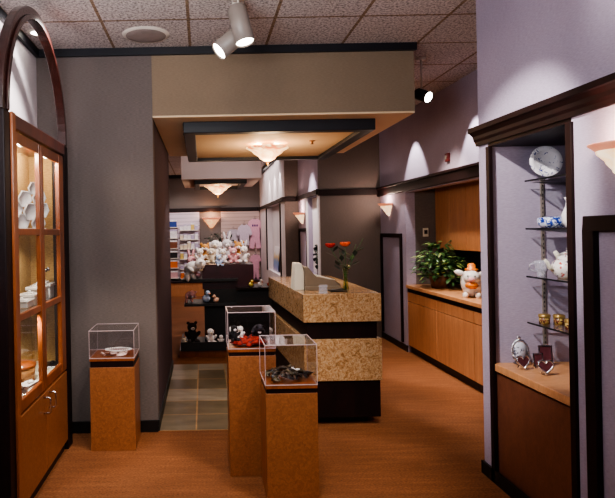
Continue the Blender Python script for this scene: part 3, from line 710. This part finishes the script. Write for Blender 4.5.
def teapot(label, loc, s, rz_):
    t = thing('teapot', label, 'teapot', loc, rz_)
    MB().lathe([(0,0), (.035*s,0), (.04*s,.008*s), (.062*s,.03*s), (.07*s,.06*s), (.055*s,.09*s), (.035*s,.10*s), (0,.10*s)], n=26).link('body', M['floral'], t, local=True)
    l_ = MB().lathe([(.036*s,.10*s), (.034*s,.112*s), (.012*s,.122*s), (0,.123*s)], n=20).link('lid', M['floral'], t, local=True)
    MB().ell((0,0,.13*s), (.009*s,)*3, n=8).link('knob', M['floral'], l_, local=True)
    MB().tube([(-.06*s,0,.045*s), (-.085*s,0,.06*s), (-.095*s,0,.085*s), (-.108*s,0,.1*s)], .013*s, taper=.55).link('spout', M['cream'], t, local=True)
    MB().tube([(.05*s,0,.085*s), (.09*s,0,.085*s), (.098*s,0,.055*s), (.062*s,0,.03*s)], .006*s).link('handle', M['floral'], t, local=True)
teapot('white floral teapot with a cream spout beside the crystal jug', (2.10, 3.31, Z3), 1.1, 0)
teapot('smaller floral teapot standing at the back of the teapot shelf', (2.26, 3.46, Z3), 1.5, .3)
for (x, y, a, lab) in ((2.05, 3.44, .3, 'small painted round tin with a dark band, first on the lowest glass shelf'), (2.12, 3.41, 0, 'small painted round tin with gold lid, second on the lowest glass shelf'), (2.08, 3.24, .5, 'small dark painted tin beside the niche casing on the lowest glass shelf')):
    t = thing('trinket_tin', lab, 'tin', (x, y, Z4), a)
    MB().lathe([(0,0), (.03,0), (.03,.045), (0,.045)], n=18).link('body', M['tinpaint'], t, local=True)
    MB().lathe([(.033,.042), (.033,.056), (.028,.06), (0,.06)], n=18).link('lid', plain('tin_lid', (170,140,84), .3, .6), t, local=True)
# picture frames on the deck
def tilt(rz_=0, a=.2): return Euler((-a, 0, 0)).to_matrix().to_4x4()
purple = plain('frame_picture_backing', (92,50,58), .3, var=.2)
t = thing('picture_frame', 'oval ornate silver frame with a pale portrait, standing on the niche deck', 'picture frame', (1.93, 3.49, Z0), .1)
Rm = Matrix.Translation((0,0,.085)) @ tilt(a=.18)
w = MB(); vs = []
for i in range(36):
    a = 2*PI*i/36; w.ell((.052*math.cos(a), 0, .066*math.sin(a)), (.010,.006,.010+.004*(i % 3 == 0)), n=6, mat=Rm)
w.ell((0,0,.082), (.016,.006,.012), n=8, mat=Rm).link('surround', M['silver'], t, local=True)
MB().lathe([(0,.0), (.046,.0), (.046,.004), (0,.004)], n=28, sy=1.28, mat=Rm @ Euler((PI/2,0,0)).to_matrix().to_4x4()).link('picture', patterned('pale_portrait', (206,206,220), [(110,110,130), (60,60,80)], 40, .6), t, local=True)
MB().box(-.01,.01,.0,.06,0,.006).tube([(0,.0,.08), (0,.06,.0)], .004).link('easel', M['steel'], t, local=True)
def heart(s, n=28):
    return [(s*16*math.sin(a)**3/16, s*(13*math.cos(a)-5*math.cos(2*a)-2*math.cos(3*a)-math.cos(4*a))/16) for a in [2*PI*i/n for i in range(n)]]
def heart_frame(label, x, y, rz_):
    t = thing('heart_frame', label, 'picture frame', (x, y, Z0), rz_); Rm = Matrix.Translation((0,0,.05)) @ tilt(a=.2)
    ho = heart(.042); w = MB()
    w.tube([Rm @ Vector((a, 0, b_)) for a, b_ in ho+ho[:2]], .006, 8)
    w.link('surround', M['silver'], t, local=True)
    MB().prism(heart(.036), -.001, .002, axis='y', mat=Rm).link('picture', purple, t, local=True)
    MB().tube([(0,.01,.05), (0,.05,.003)], .003).link('easel', M['steel'], t, local=True)
heart_frame('silver heart shaped frame in front of the oval frame', 1.885, 3.38, .15)
heart_frame('silver heart shaped frame in front of the square dark frames', 1.94, 3.25, -.1)
for (x, y, a, s_, lab) in ((1.995, 3.42, .05, .032, 'small square silver frame with dark picture, lower of the two behind the hearts'), (2.07, 3.47, -.1, .040, 'taller square silver frame with dark picture behind the hearts')):
    t = thing('square_frame', lab, 'picture frame', (x, y, Z0), a); Rm = Matrix.Translation((0,.0,.05 if s_ < .04 else .075)) @ tilt(a=.15)
    h = s_*1.2
    MB().box(-s_,s_,-.004,.004,h-.008,h,mat=Rm).box(-s_,s_,-.004,.004,-h,-h+.008,mat=Rm).box(-s_,-s_+.008,-.004,.004,-h,h,mat=Rm).box(s_-.008,s_,-.004,.004,-h,h,mat=Rm).link('surround', M['silver'], t, local=True)
    MB().box(-s_+.006,s_-.006,-.001,.003,-h+.006,h-.006,mat=Rm).link('picture', purple, t, local=True)
    MB().tube([(0,.01,.05), (0,.05,.003)], .003).tube([(-s_*.6,0,.02), (-s_*.6,-.005,0)], .003).tube([(s_*.6,0,.02), (s_*.6,-.005,0)], .003).link('easel', M['steel'], t, local=True)

# ------------------------------------------------------------------ sconces and ceiling fixtures
def sconce(label, loc, rz_, s=1.0):
    """half-round stepped alabaster bowl; local +Y is the wall"""
    t = thing('wall_sconce', label, 'wall light', loc, rz_)
    prof = [(.018*s,-.17*s), (.045*s,-.145*s), (.05*s,-.13*s), (.075*s,-.10*s), (.08*s,-.085*s), (.115*s,-.05*s), (.118*s,-.035*s)]
    MB().lathe(prof, n=24, a0=PI, a1=2*PI).link('shade', M['sconce'], t, local=True)
    MB().lathe([(.118*s,-.035*s), (.15*s,-.008*s), (.155*s,.0), (.148*s,.0), (.12*s,-.028*s)], n=24, a0=PI, a1=2*PI).link('rim', M['sconce_rim'], t, local=True)
    MB().box(-.05*s,.05*s,-.012,0,-.12*s,-.02*s).link('wall_plate', M['white_metal'], t, local=True)
    return t
sconce('stepped alabaster wall light glowing on the lilac wall beside the display niche', (1.8, 2.43, 1.945), -PI/2, .85)
sconce('alabaster wall light on the lilac wall at the end of the worktop run', (2.62, 8.0, 1.95), -PI/2, 1.0)
sconce('alabaster wall light between the wall openings behind the counter', (1.73, 9.85, 1.90), -PI/2, 1.1)
t = sconce('alabaster wall light on the rear wall between the slatted boards', (.22, 14.78, 1.97), 0, 1.6)
for o in t.children:
    if o.name.startswith('shade'): o.data.materials[0] = glow('amber_sconce', (255,200,130), (230,120,50), .8)
point('sconce_lamp_a', (1.69, 2.43, 2.0), 4, (1,.72,.55), .03)
point('sconce_lamp_b', (2.50, 8.0, 2.02), 6, (1,.74,.6), .03)
point('sconce_lamp_c', (1.60, 9.85, 1.98), 6, (1,.74,.6), .03)
point('sconce_lamp_d', (.22, 14.62, 2.05), 8, (1,.6,.35), .04)
def bowl_light(label, loc, s):
    t = thing('ceiling_bowl_light', label, 'ceiling light', loc)
    w = MB(); n_ = 48; prof = [(.20,-.035), (.205,-.045), (.15,-.075), (.13,-.10), (.085,-.13), (.075,-.15), (.03,-.175), (0,-.18)]; vs = []; fs = []
    for i in range(n_):
        a = 2*PI*i/n_; k = 1+.045*math.cos(a*8)
        for r_, z in prof: vs.append((r_*s*k*math.cos(a), r_*s*k*math.sin(a), z*s))
    m_ = len(prof)
    for i in range(n_):
        for q in range(m_-1): fs.append((i*m_+q, ((i+1) % n_)*m_+q, ((i+1) % n_)*m_+q+1, i*m_+q+1))
    w.add(vs, fs, 0, True); w.link('bowl', M['bowl'], t, local=True)
    MB().lathe([(0,0), (.07*s,0), (.07*s,-.012*s), (.02*s,-.02*s), (.012*s,-.1*s), (0,-.1*s)], n=20).link('canopy', M['white_metal'], t, local=True)
    MB().ell((0,0,-.19*s), (.014*s,.014*s,.014*s), n=8).ell((0,0,-.207*s), (.008*s,.008*s,.01*s), n=8).link('finial', plain('brass_finial', (190,140,70), .3, .8), t, local=True)
bowl_light('scalloped amber glass bowl light under the framed soffit panel over the counter', (.66, 5.70, 2.47), 1.0)
bowl_light('scalloped amber glass bowl light under the pale bulkhead deeper in the shop', (.26, 9.45, 2.40), 1.05)
for k in (-1, 1): point('bowl_lamp', (.66+.09*k, 5.70, 2.445), 2.2, (1,.76,.5), .02)
point('bowl_lamp_rear', (.26, 9.45, 2.385), 3, (1,.76,.5), .02)
point('bowl_glow', (.66, 5.70, 2.20), 14, (1,.68,.4), .12)
point('bowl_glow_rear', (.26, 9.45, 2.10), 10, (1,.68,.42), .12)
# track spots
def track_spot(label, pivot, aim, L=.25, R_=.062, mat='grey_metal', lamp='lamp_on'):
    t = thing('track_spotlight', label, 'spotlight', (pivot[0], pivot[1], H))
    d = (Vector(aim)-Vector(pivot)).normalized(); p = Vector(pivot)-Vector((pivot[0], pivot[1], H))
    q = d.to_track_quat('Z','Y').to_matrix().to_4x4(); T = Matrix.Translation(p) @ q
    MB().lathe([(0,-.06), (R_*.8,-.06), (R_,-.045), (R_,L-.06), (R_*.94,L-.06), (R_*.9,L-.09), (0,L-.09)], n=28, mat=T).link('can', M[mat], t, local=True)
    MB().lathe([(0,L-.070), (R_*.90,L-.070)], n=28, mat=T).link('lamp', M[lamp], t, local=True)
    MB().tube([(0,0,0), (0,0,p.z)], .008).lathe([(0,0), (.04,0), (.04,-.02), (0,-.02)], n=18).link('stem', M['white_metal'], t, local=True)
    return d
track_spot('pale grey can spotlight pointing nearly straight down from the ceiling track', (.25, 3.62, 2.97), (.275, 3.60, 2.85))
track_spot('taupe can spotlight tilted towards the arched cabinet', (.255, 3.70, 2.875), (.10, 3.66, 2.74), .24)
track_spot('black can spotlight under the dark ceiling by the soffit corner', (1.94, 5.0, 2.765), (2.0, 4.88, 2.70), .15, .05, 'black')
struct('trim_18', B(.10, .40, 3.56, 3.60, 3.065, H), M['white_metal'])
t = thing('ceiling_speaker', 'round flat speaker grille set in the ceiling tile above the taupe wall', 'speaker', (-.40, 4.28, H))
MB().lathe([(0,-.016), (.10,-.016), (.15,-.010), (.165,0)], n=40).link('grille', M['speaker'], t, local=True)
MB().lathe([(.150,-.012), (.17,-.008), (.178,0)], n=40).link('rim', M['white_metal'], t, local=True)
t = thing('recessed_downlight', 'small recessed downlight in the ceiling seen through the cabinet arch', 'ceiling light', (-1.19, 4.2, H))
MB().lathe([(.05,-.004), (.075,-.004), (.08,0)], n=24).link('trim_ring', M['white_metal'], t, local=True)
MB().lathe([(0,-.002), (.05,-.002)], n=24).link('lamp', M['lamp_on'], t, local=True)
t = thing('sprinkler_head', 'small brass sprinkler head on the framed soffit panel', 'sprinkler', (1.08, 5.55, 2.47))
MB().lathe([(0,0), (.03,0), (.03,-.006), (.01,-.012), (.01,-.03), (.022,-.034), (0,-.036)], n=16).link('head', plain('brass', (150,100,60), .4, .6), t, local=True)

# ------------------------------------------------------------------ openings behind the counter
o = MB().box(-.004, .004, -.40, .40, 0, .54).link('seaside_poster', M['poster']); o.location = (1.55, 12.3, .722); o.rotation_euler = (0, .08, 0)
tag(o, 'pale poster with blue and yellow blur leaning in the wall niche', 'poster')
t = thing('dried_flower_branch', 'dark leafy branch standing in the bright wall opening behind the register', 'branch', (1.77, 8.88, .9))
MB().tube([(0,0,0), (0,.02,.2), (-.01,-.05,.45)], .005).tube([(0,.02,.2), (0,.12,.36)], .004).tube([(0,.01,.15), (0,-.12,.3)], .004).link('stem', M['dark'], t, local=True)
w = MB()
for k in range(16):
    p = Vector((-.01, random.uniform(-.12,.12), random.uniform(.16,.48))); leaf(w, p, Vector((random.uniform(-.2,.2), random.uniform(-1,1), random.uniform(-.6,.8))), .10, .07)
w.link('leaves', M['leaf_dark'], t, local=True)

# ------------------------------------------------------------------ tiered black toy stand
st = thing('tiered_display_stand', 'black and burgundy tiered display stand loaded with plush toys', 'display stand', (.30, 7.7, 0))
B(-.33, .95, 7.30, 8.2, 0, .09).link('wooden_plinth', M['cherry'], st)
MB().box(-.31, .42, 7.24, 7.9, .09, .15).box(-.31, .42, 7.24, 7.26, .15, .20).box(-.31, -.29, 7.26, 7.9, .15, .20).link('bottom_tray', M['black'], st)
B(-.0, .95, 7.55, 8.2, .09, .84).link('core', M['black'], st)
B(-.26, .42, 7.36, 7.9, .64, .67).link('middle_shelf', M['black'], st)
B(-.28, .45, 7.45, 7.95, .95, .98).link('upper_shelf', M['black'], st)
part(B(-.02, .66, 7.56, 8.1, .84, 1.16).link('top_box', plain('burgundy_lacquer', (52,16,24), .35), st), 'burgundy top box')
B(.42, .98, 7.40, 7.95, .84, .865).link('side_shelf', M['mahogany_dark'], st)
# toys on top: pixel-measured in plan (x) at y about 7.75
top = [(-.03,1.17,.20,WHT,'round','white plush bear at the edge of the toy heap beside the tan one',.3),
       (.13,1.17,.20,CRM,'flop','cream plush dog low in the toy heap on the burgundy box',-.2),
       (.28,1.17,.19,WHT,'round','white plush bear in the middle front of the toy heap',0),
       (.42,1.17,.20,PNK,'round','pink plush bear at the front of the toy heap',.1),
       (.57,1.17,.22,WHT,'long','white plush rabbit at the shirt side of the toy heap',-.4)]
for (x, z, s_, c, e, lab, r_) in top: plush(lab, x-.02, 7.68, z, s_*1.2, c, r_, e, name='plush_rabbit' if e == 'long' else ('plush_dog' if e == 'flop' else 'plush_bear'))
top2 = [(.02,1.18,.26,TAN,'round','tan plush bear in the second row of the toy heap',.2),
        (.17,1.19,.30,WHT,'flop','big white plush dog in the second row of the toy heap',-.1),
        (.33,1.19,.31,LGR,'long','light grey plush rabbit topmost in the toy heap',.1),
        (.50,1.18,.28,TAN,'round','golden tan plush bear behind the white rabbit',-.2),
        (-.17,.98,.30,PNK,'long','pink and white plush rabbit hanging over the burgundy box corner',.5)]
for (x, z, s_, c, e, lab, r_) in top2: plush(lab, x, 7.92 if z > 1.1 else 7.78, z, s_*1.12, c, r_, e, name='plush_rabbit' if e == 'long' else ('plush_dog' if e == 'flop' else 'plush_bear'))
plush('pale blue plush bear at the bottom front of the toy heap', .20, 7.60, 1.14, .17, BLU, .4, 'round')
plush('large white plush bear lying on the upper black shelf', -.14, 7.46, .98, .36, WHT, 1.0, 'round', lie=True)
plush('pink plush piglet pair toy lying on the middle black shelf', -.19, 7.55, .67, .22, PNK, .5, 'round', lie=True, name='plush_piglet')
duck('pale blue plush duck on the middle black shelf', .03, 7.50, .67, .19, BLU, .5)
duck('small tan plush duck beside the pale blue duck', .15, 7.46, .67, .13, (222,176,150), -.8)
plush('brown and white plush dog sitting in the bottom tray', .07, 7.42, .151, .22, WHT, .3, 'flop', BRN, name='plush_dog')
plush('tiny white plush dog beside the brown and white one in the bottom tray', .21, 7.38, .151, .13, WHT, -.3, 'flop', BLK, name='plush_dog')
plush('dark brown plush bear sitting at the end of the bottom tray', -.17, 7.50, .151, .30, (40,28,26), .2, 'round')
plush('small cream plush bear at the very corner of the bottom tray', -.27, 7.34, .151, .10, CRM, .1, 'round')
for (x, y, c, s_, lab) in ((.62, 7.5, (220,196,90), .11, 'small yellow plush chick on the side shelf of the toy stand'), (.74, 7.48, WHT, .12, 'small white plush duck on the side shelf of the toy stand'), (.86, 7.5, (190,60,50), .10, 'small red plush duck at the end of the side shelf')):
    duck(lab, x, y, .866, s_, c, .4)
t = thing('greenery_sprig', 'dark green leafy sprig behind the toy heap', 'greenery', (.24, 8.02, 1.16))
w = MB(); st2 = MB()
st2.tube([(0,0,0), (0,0,.34)], .006)
for k in range(50):
    p = Vector((random.uniform(-.20,.20), random.uniform(-.05,.05), random.uniform(.28,.42))); leaf(w, p, Vector((random.uniform(-1,1), random.uniform(-1,1), random.uniform(-.3,.5))), .08, .035)
    if k % 5 == 0: st2.tube([(0,0,.30), p], .003, 5)
w.link('leaves', M['leaf_dark'], t, local=True); st2.link('stem', M['leaf_dark'], t, local=True)

# ------------------------------------------------------------------ rear wall merchandise
o = MB().box(-2.2, 1.47, 14.28, 14.76, 0, .33); led = thing('rear_ledge', 'low wooden ledge with a dark top running along the rear wall', 'ledge', (0, 14.5, 0))
o.link('body', M['oak'], led); B(-2.2, 1.47, 14.26, 14.76, .33, .37).link('top', M['dark'], led)
gc = {'cream': (232,214,190), 'white': (238,232,238), 'blue': (40,64,140), 'brown': (120,70,50), 'orange': (220,110,30), 'black': (34,30,36), 'pink': (220,170,176), 'yellow': (220,190,110), 'green': (70,100,80), 'lilac': (190,176,206)}
gm = {k: plain('giftbox_'+k, v, .5, var=.15, sc=40) for k, v in gc.items()}
ordn = ['lowest', 'second', 'third', 'fourth', 'fifth', 'sixth']
def gift(x, y, z, w_, h, col, lab, grp, nm='gift_box'):
    t = thing(nm, lab, 'gift box', (x, y, z), 0, grp)
    MB().box(-w_/2,w_/2,-.04,.04,0,h*.8).link('box', gm[col], t, local=True)
    MB().box(-w_/2-.003,w_/2+.003,-.043,.043,h*.8,h).link('lid', gm['white' if col != 'white' else 'lilac'], t, local=True)
rows = [.42, .66, .92, 1.18, 1.42, 1.66]
pal = ['white','cream','pink','yellow','lilac','brown','white','orange']
random.seed(11)
for r_, z in enumerate(rows):
    sh = B(-.60, -.12, 14.55, 14.77, z-.02, z).link('merchandise_shelf', M['white_metal']) ; tag(sh, 'narrow white merchandise shelf on the pale slatted board, %s row' % ordn[r_], 'shelf')
    for k in range(5):
        col = pal[random.randrange(len(pal))] if r_ not in (3, 4) else random.choice(['white','lilac','cream'])
        gift(-.55+.095*k, 14.62, z, .08, random.uniform(.10,.19), col, 'small boxed gift packed on the %s row shelf of the pale slatted board' % ordn[r_], 'boxed gifts on the %s shelf' % ordn[r_])
for k, (z, col, h) in enumerate(((1.74,'blue',.18), (1.46,'white',.22), (1.20,'brown',.20), (.95,'black',.18), (.70,'orange',.20), (.44,'pink',.18))):
    sh = B(-1.02, -.65, 14.55, 14.77, z-.02, z).link('merchandise_shelf', M['white_metal']); tag(sh, 'narrow white shelf by the passage edge carrying a %s box' % col, 'shelf')
    gift(-.78, 14.62, z, .22, h, col, '%s gift box on the shelf nearest the passage wall' % col, None)
# clothes on the right hand board
def garment(label, x, z, s, c, kind, marks=False, y=14.70, k=.74):
    t = thing({'tee': 'tshirt', 'set': 'tshirt_and_shorts', 'romper': 'baby_romper'}[kind], label, 'clothing', (x, y, z)); w = MB()
    def pl(poly, t0=-.02, t1=.02): w.prism([(a*s*k, b_*s) for a, b_ in poly], t0, t1, axis='y')
    top_ = [(-.10,.0), (-.05,-.03), (.05,-.03), (.10,.0), (.27,-.09), (.36,-.30), (.25,-.35), (.21,-.26), (.21,-.62), (-.21,-.62), (-.21,-.26), (-.25,-.35), (-.36,-.30), (-.27,-.09)]
    if kind == 'tee': pl([(a, b_*1.15) for a, b_ in top_])
    elif kind == 'set':
        pl(top_); w2 = MB(); w2.prism([(a*s*k, b_*s) for a, b_ in [(-.20,-.60), (.20,-.60), (.27,-1.0), (.05,-1.02), (0,-.78), (-.05,-1.02), (-.27,-1.0)]], -.015, .015, axis='y'); w2.link('shorts', furm(c), t, local=True)
    else: pl(top_[:9] + [(.17,-.62), (.21,-1.12), (.06,-1.13), (0,-.80), (-.06,-1.13), (-.21,-1.12), (-.17,-.62)] + top_[10:])
    w.link('top', furm(c), t, local=True)
    MB().tube([(-.16*s,0,-.06*s), (0,0,.02*s), (.16*s,0,-.06*s)], .006).tube([(0,0,.02*s), (0,0,.07*s), (.03*s,0,.09*s), (.0,.05,.09*s)], .005).link('hanger', M['steel'], t, local=True)
    if marks:
        w = MB()
        for q in (-.09, .0, .09): w.box((q-.03)*s*.8, (q+.03)*s*.8, -.024, -.020, -.27*s, -.20*s)
        w.link('print', plain('navy_print', (70,50,110), .8), t, local=True)
garment('grey lilac tee with short sleeves hung nearest the sconce on the slatted board', .78, 1.66, .62, (186,176,190), 'tee', y=14.70, k=.85)
garment('pale lilac tee hung between the grey tee and the pink outfit', 1.06, 1.78, .76, (206,192,210), 'tee', y=14.64)
garment('pink tee with navy print above pink shorts on the slatted board', 1.34, 1.92, .76, (220,168,190), 'set', True, y=14.70)
garment('pink baby romper hung below the pink tee outfit', 1.34, 1.00, .56, (214,160,180), 'romper')
sh = B(.78, 1.20, 14.5, 14.77, .60, .62).link('merchandise_shelf', M['white_metal']); tag(sh, 'short white shelf of folded clothes below the hanging tees', 'shelf')
for k in range(4):
    o = MB().box(-.12, .12, -.10, .10, 0, .045).link('folded_shirt', furm([(206,192,210), (90,80,96), (186,176,190), (220,168,190)][k]), bevel=.015); o.location = (.92+.02*(k % 2), 14.63, .62+.047*k)
    tag(o, ['pale lilac folded shirt at the bottom of the folded stack', 'charcoal folded shirt second in the folded stack', 'grey folded shirt third in the folded stack', 'pink folded shirt on top of the folded stack'][k], 'folded shirt')

# ------------------------------------------------------------------ light
W = bpy.data.worlds.new('World'); S.world = W; W.use_nodes = True
W.node_tree.nodes['Background'].inputs[0].default_value = (.5,.45,.5,1); W.node_tree.nodes['Background'].inputs[1].default_value = .05
WARM = (1,.85,.70); NEU = (1,.93,.88)
# unseen fill and downward spots added to light the front area
area('ceiling_fill_front', (.1, .9, 3.0), (.1, 4.0, .3), 9, 2.4, 1.2, (1,.90,.84))
spot('front_fill_spot_a', (.2, 2.0, 3.0), (-.2, 3.8, .2), 75, 62, .8, (1,.88,.76), .08)
spot('front_fill_spot_b', (1.25, 2.5, 3.0), (.6, 4.1, 0), 85, 46, .8, (1,.86,.72), .08)
spot('soffit_wash', (.0, 2.6, 3.0), (.25, 4.6, 2.75), 8, 75, .9, (1,.88,.74), .08)
area('ceiling_bounce_fill', (-.5, 1.6, 2.2), (-.5, 3.4, 3.09), 36, 1.2, .5, (.93,.96,1))  # unseen panel added to stand in for light bounced onto the ceiling
area('ceiling_fill_rear', (.6, 12.3, 3.02), (.6, 12.4, 0), 45, 2.0, 2.6, (1,.88,.82))
spot('spot_niche', (.40, 2.35, 3.02), (2.1, 3.5, 1.4), 230, 42, .5, NEU, .03)
spot('spot_pedestal', (.9, 2.6, 3.0), (.35, 3.7, .6), 60, 55, .6, WARM, .04)
spot('spot_pedestal_wall', (.9, 3.0, 3.0), (-.7, 4.3, .45), 75, 30, .6, WARM, .04)
spot('spot_counter', (1.2, 3.2, 3.0), (1.1, 4.8, .7), 60, 50, .6, WARM, .05)
spot('spot_floor_walk', (1.9, 5.6, 3.0), (1.9, 5.9, 0), 110, 55, .7, WARM, .05)
spot('spot_worktop', (1.92, 5.6, 2.9), (2.85, 6.3, .8), 110, 60, .6, WARM, .05)
for y, p in ((6.98, 12), (5.42, 14)): spot('wall_wash', (2.30, y, 3.0), (2.52, y, 2.1), p*7, 58, .35, NEU, .02)
spot('wall_wash_near', (1.45, 2.35, 3.0), (1.8, 2.35, 2.75), 9, 80, .8, NEU, .05)
spot('arch_wash', (-.85, 3.9, 3.02), (-1.32, 3.8, 2.5), 70, 110, .6, NEU, .05)
point('cabinet_lamp', (-1.12, 3.45, 2.12), 9, (1,.88,.7), .03)
point('cabinet_lamp_far', (-1.12, 4.0, 2.12), 7, (1,.88,.7), .03)
spot('cabinet_deck_lamp', (-1.1, 3.6, 1.10), (-1.15, 3.65, .6), 16, 120, .5, (1,.92,.8), .03)
spot('spot_cab_door', (.1, 2.9, 3.0), (-1.0, 3.6, .6), 40, 40, .6, WARM, .04)
spot('spot_toys', (.6, 7.0, 3.0), (.22, 7.8, 1.25), 130, 42, .5, NEU, .04)
spot('cabinet_mid_lamp', (-1.1, 3.8, 1.58), (-1.17, 3.9, 1.1), 8, 130, .5, (1,.9,.78), .03)
spot('spot_slate', (.1, 6.9, 2.5), (-.1, 5.6, 0), 30, 70, .5, NEU, .04)
spot('pier_wash', (2.2, 6.5, 2.9), (2.15, 8.4, 1.2), 22, 60, .8, WARM, .05)  # unseen spot added to brighten the taupe pier
spot('counter_side_spot', (-.25, 5.3, 2.5), (.8, 5.4, .8), 45, 60, .7, NEU, .04)
for y in (10.9, 11.7, 12.6): spot('niche_wash', (1.28, y, 2.95), (1.49, y, 2.3), 25, 50, .4, NEU, .02)
area('bulkhead_fill', (.3, 7.6, 3.0), (.3, 8.6, 2.6), 5, 1.2, .3, (1,.9,.88))
spot('spot_rear_wall', (-.5, 13.3, 3.0), (-.5, 14.8, 1.2), 60, 75, .6, NEU, .05)
spot('spot_rear_clothes', (1.0, 13.2, 3.0), (1.1, 14.8, 1.3), 34, 60, .6, (1,.86,.86), .05)
spot('alcove_wash', (1.2, 8.95, 2.9), (1.8, 8.95, 1.5), 110, 60, .6, NEU, .05)  # unseen spot added to brighten the alcove opening

# ------------------------------------------------------------------ camera (view camera with shifted lens)
cam = bpy.data.cameras.new('camera'); co = bpy.data.objects.new('camera', cam); COL.objects.link(co); S.camera = co
cam.sensor_width = 36; cam.lens = 570/615*36; cam.clip_start = .05
cam.shift_x = (307.5-203)/615; cam.shift_y = -(249-232)/615
co.matrix_world = Matrix.Translation((0,0,1.6)) @ Euler((PI/2,0,0)).to_matrix().to_4x4() @ Matrix.Rotation(math.radians(-1.1), 4, 'Z')
S.view_settings.view_transform = 'AgX'; S.view_settings.look = 'AgX - Medium High Contrast'; S.view_settings.exposure = 0.42
S.cycles.use_denoising = True; S.cycles.max_bounces = 8; S.cycles.transparent_max_bounces = 24; S.cycles.sample_clamp_indirect = 4
S.cycles.caustics_reflective = False; S.cycles.caustics_refractive = False
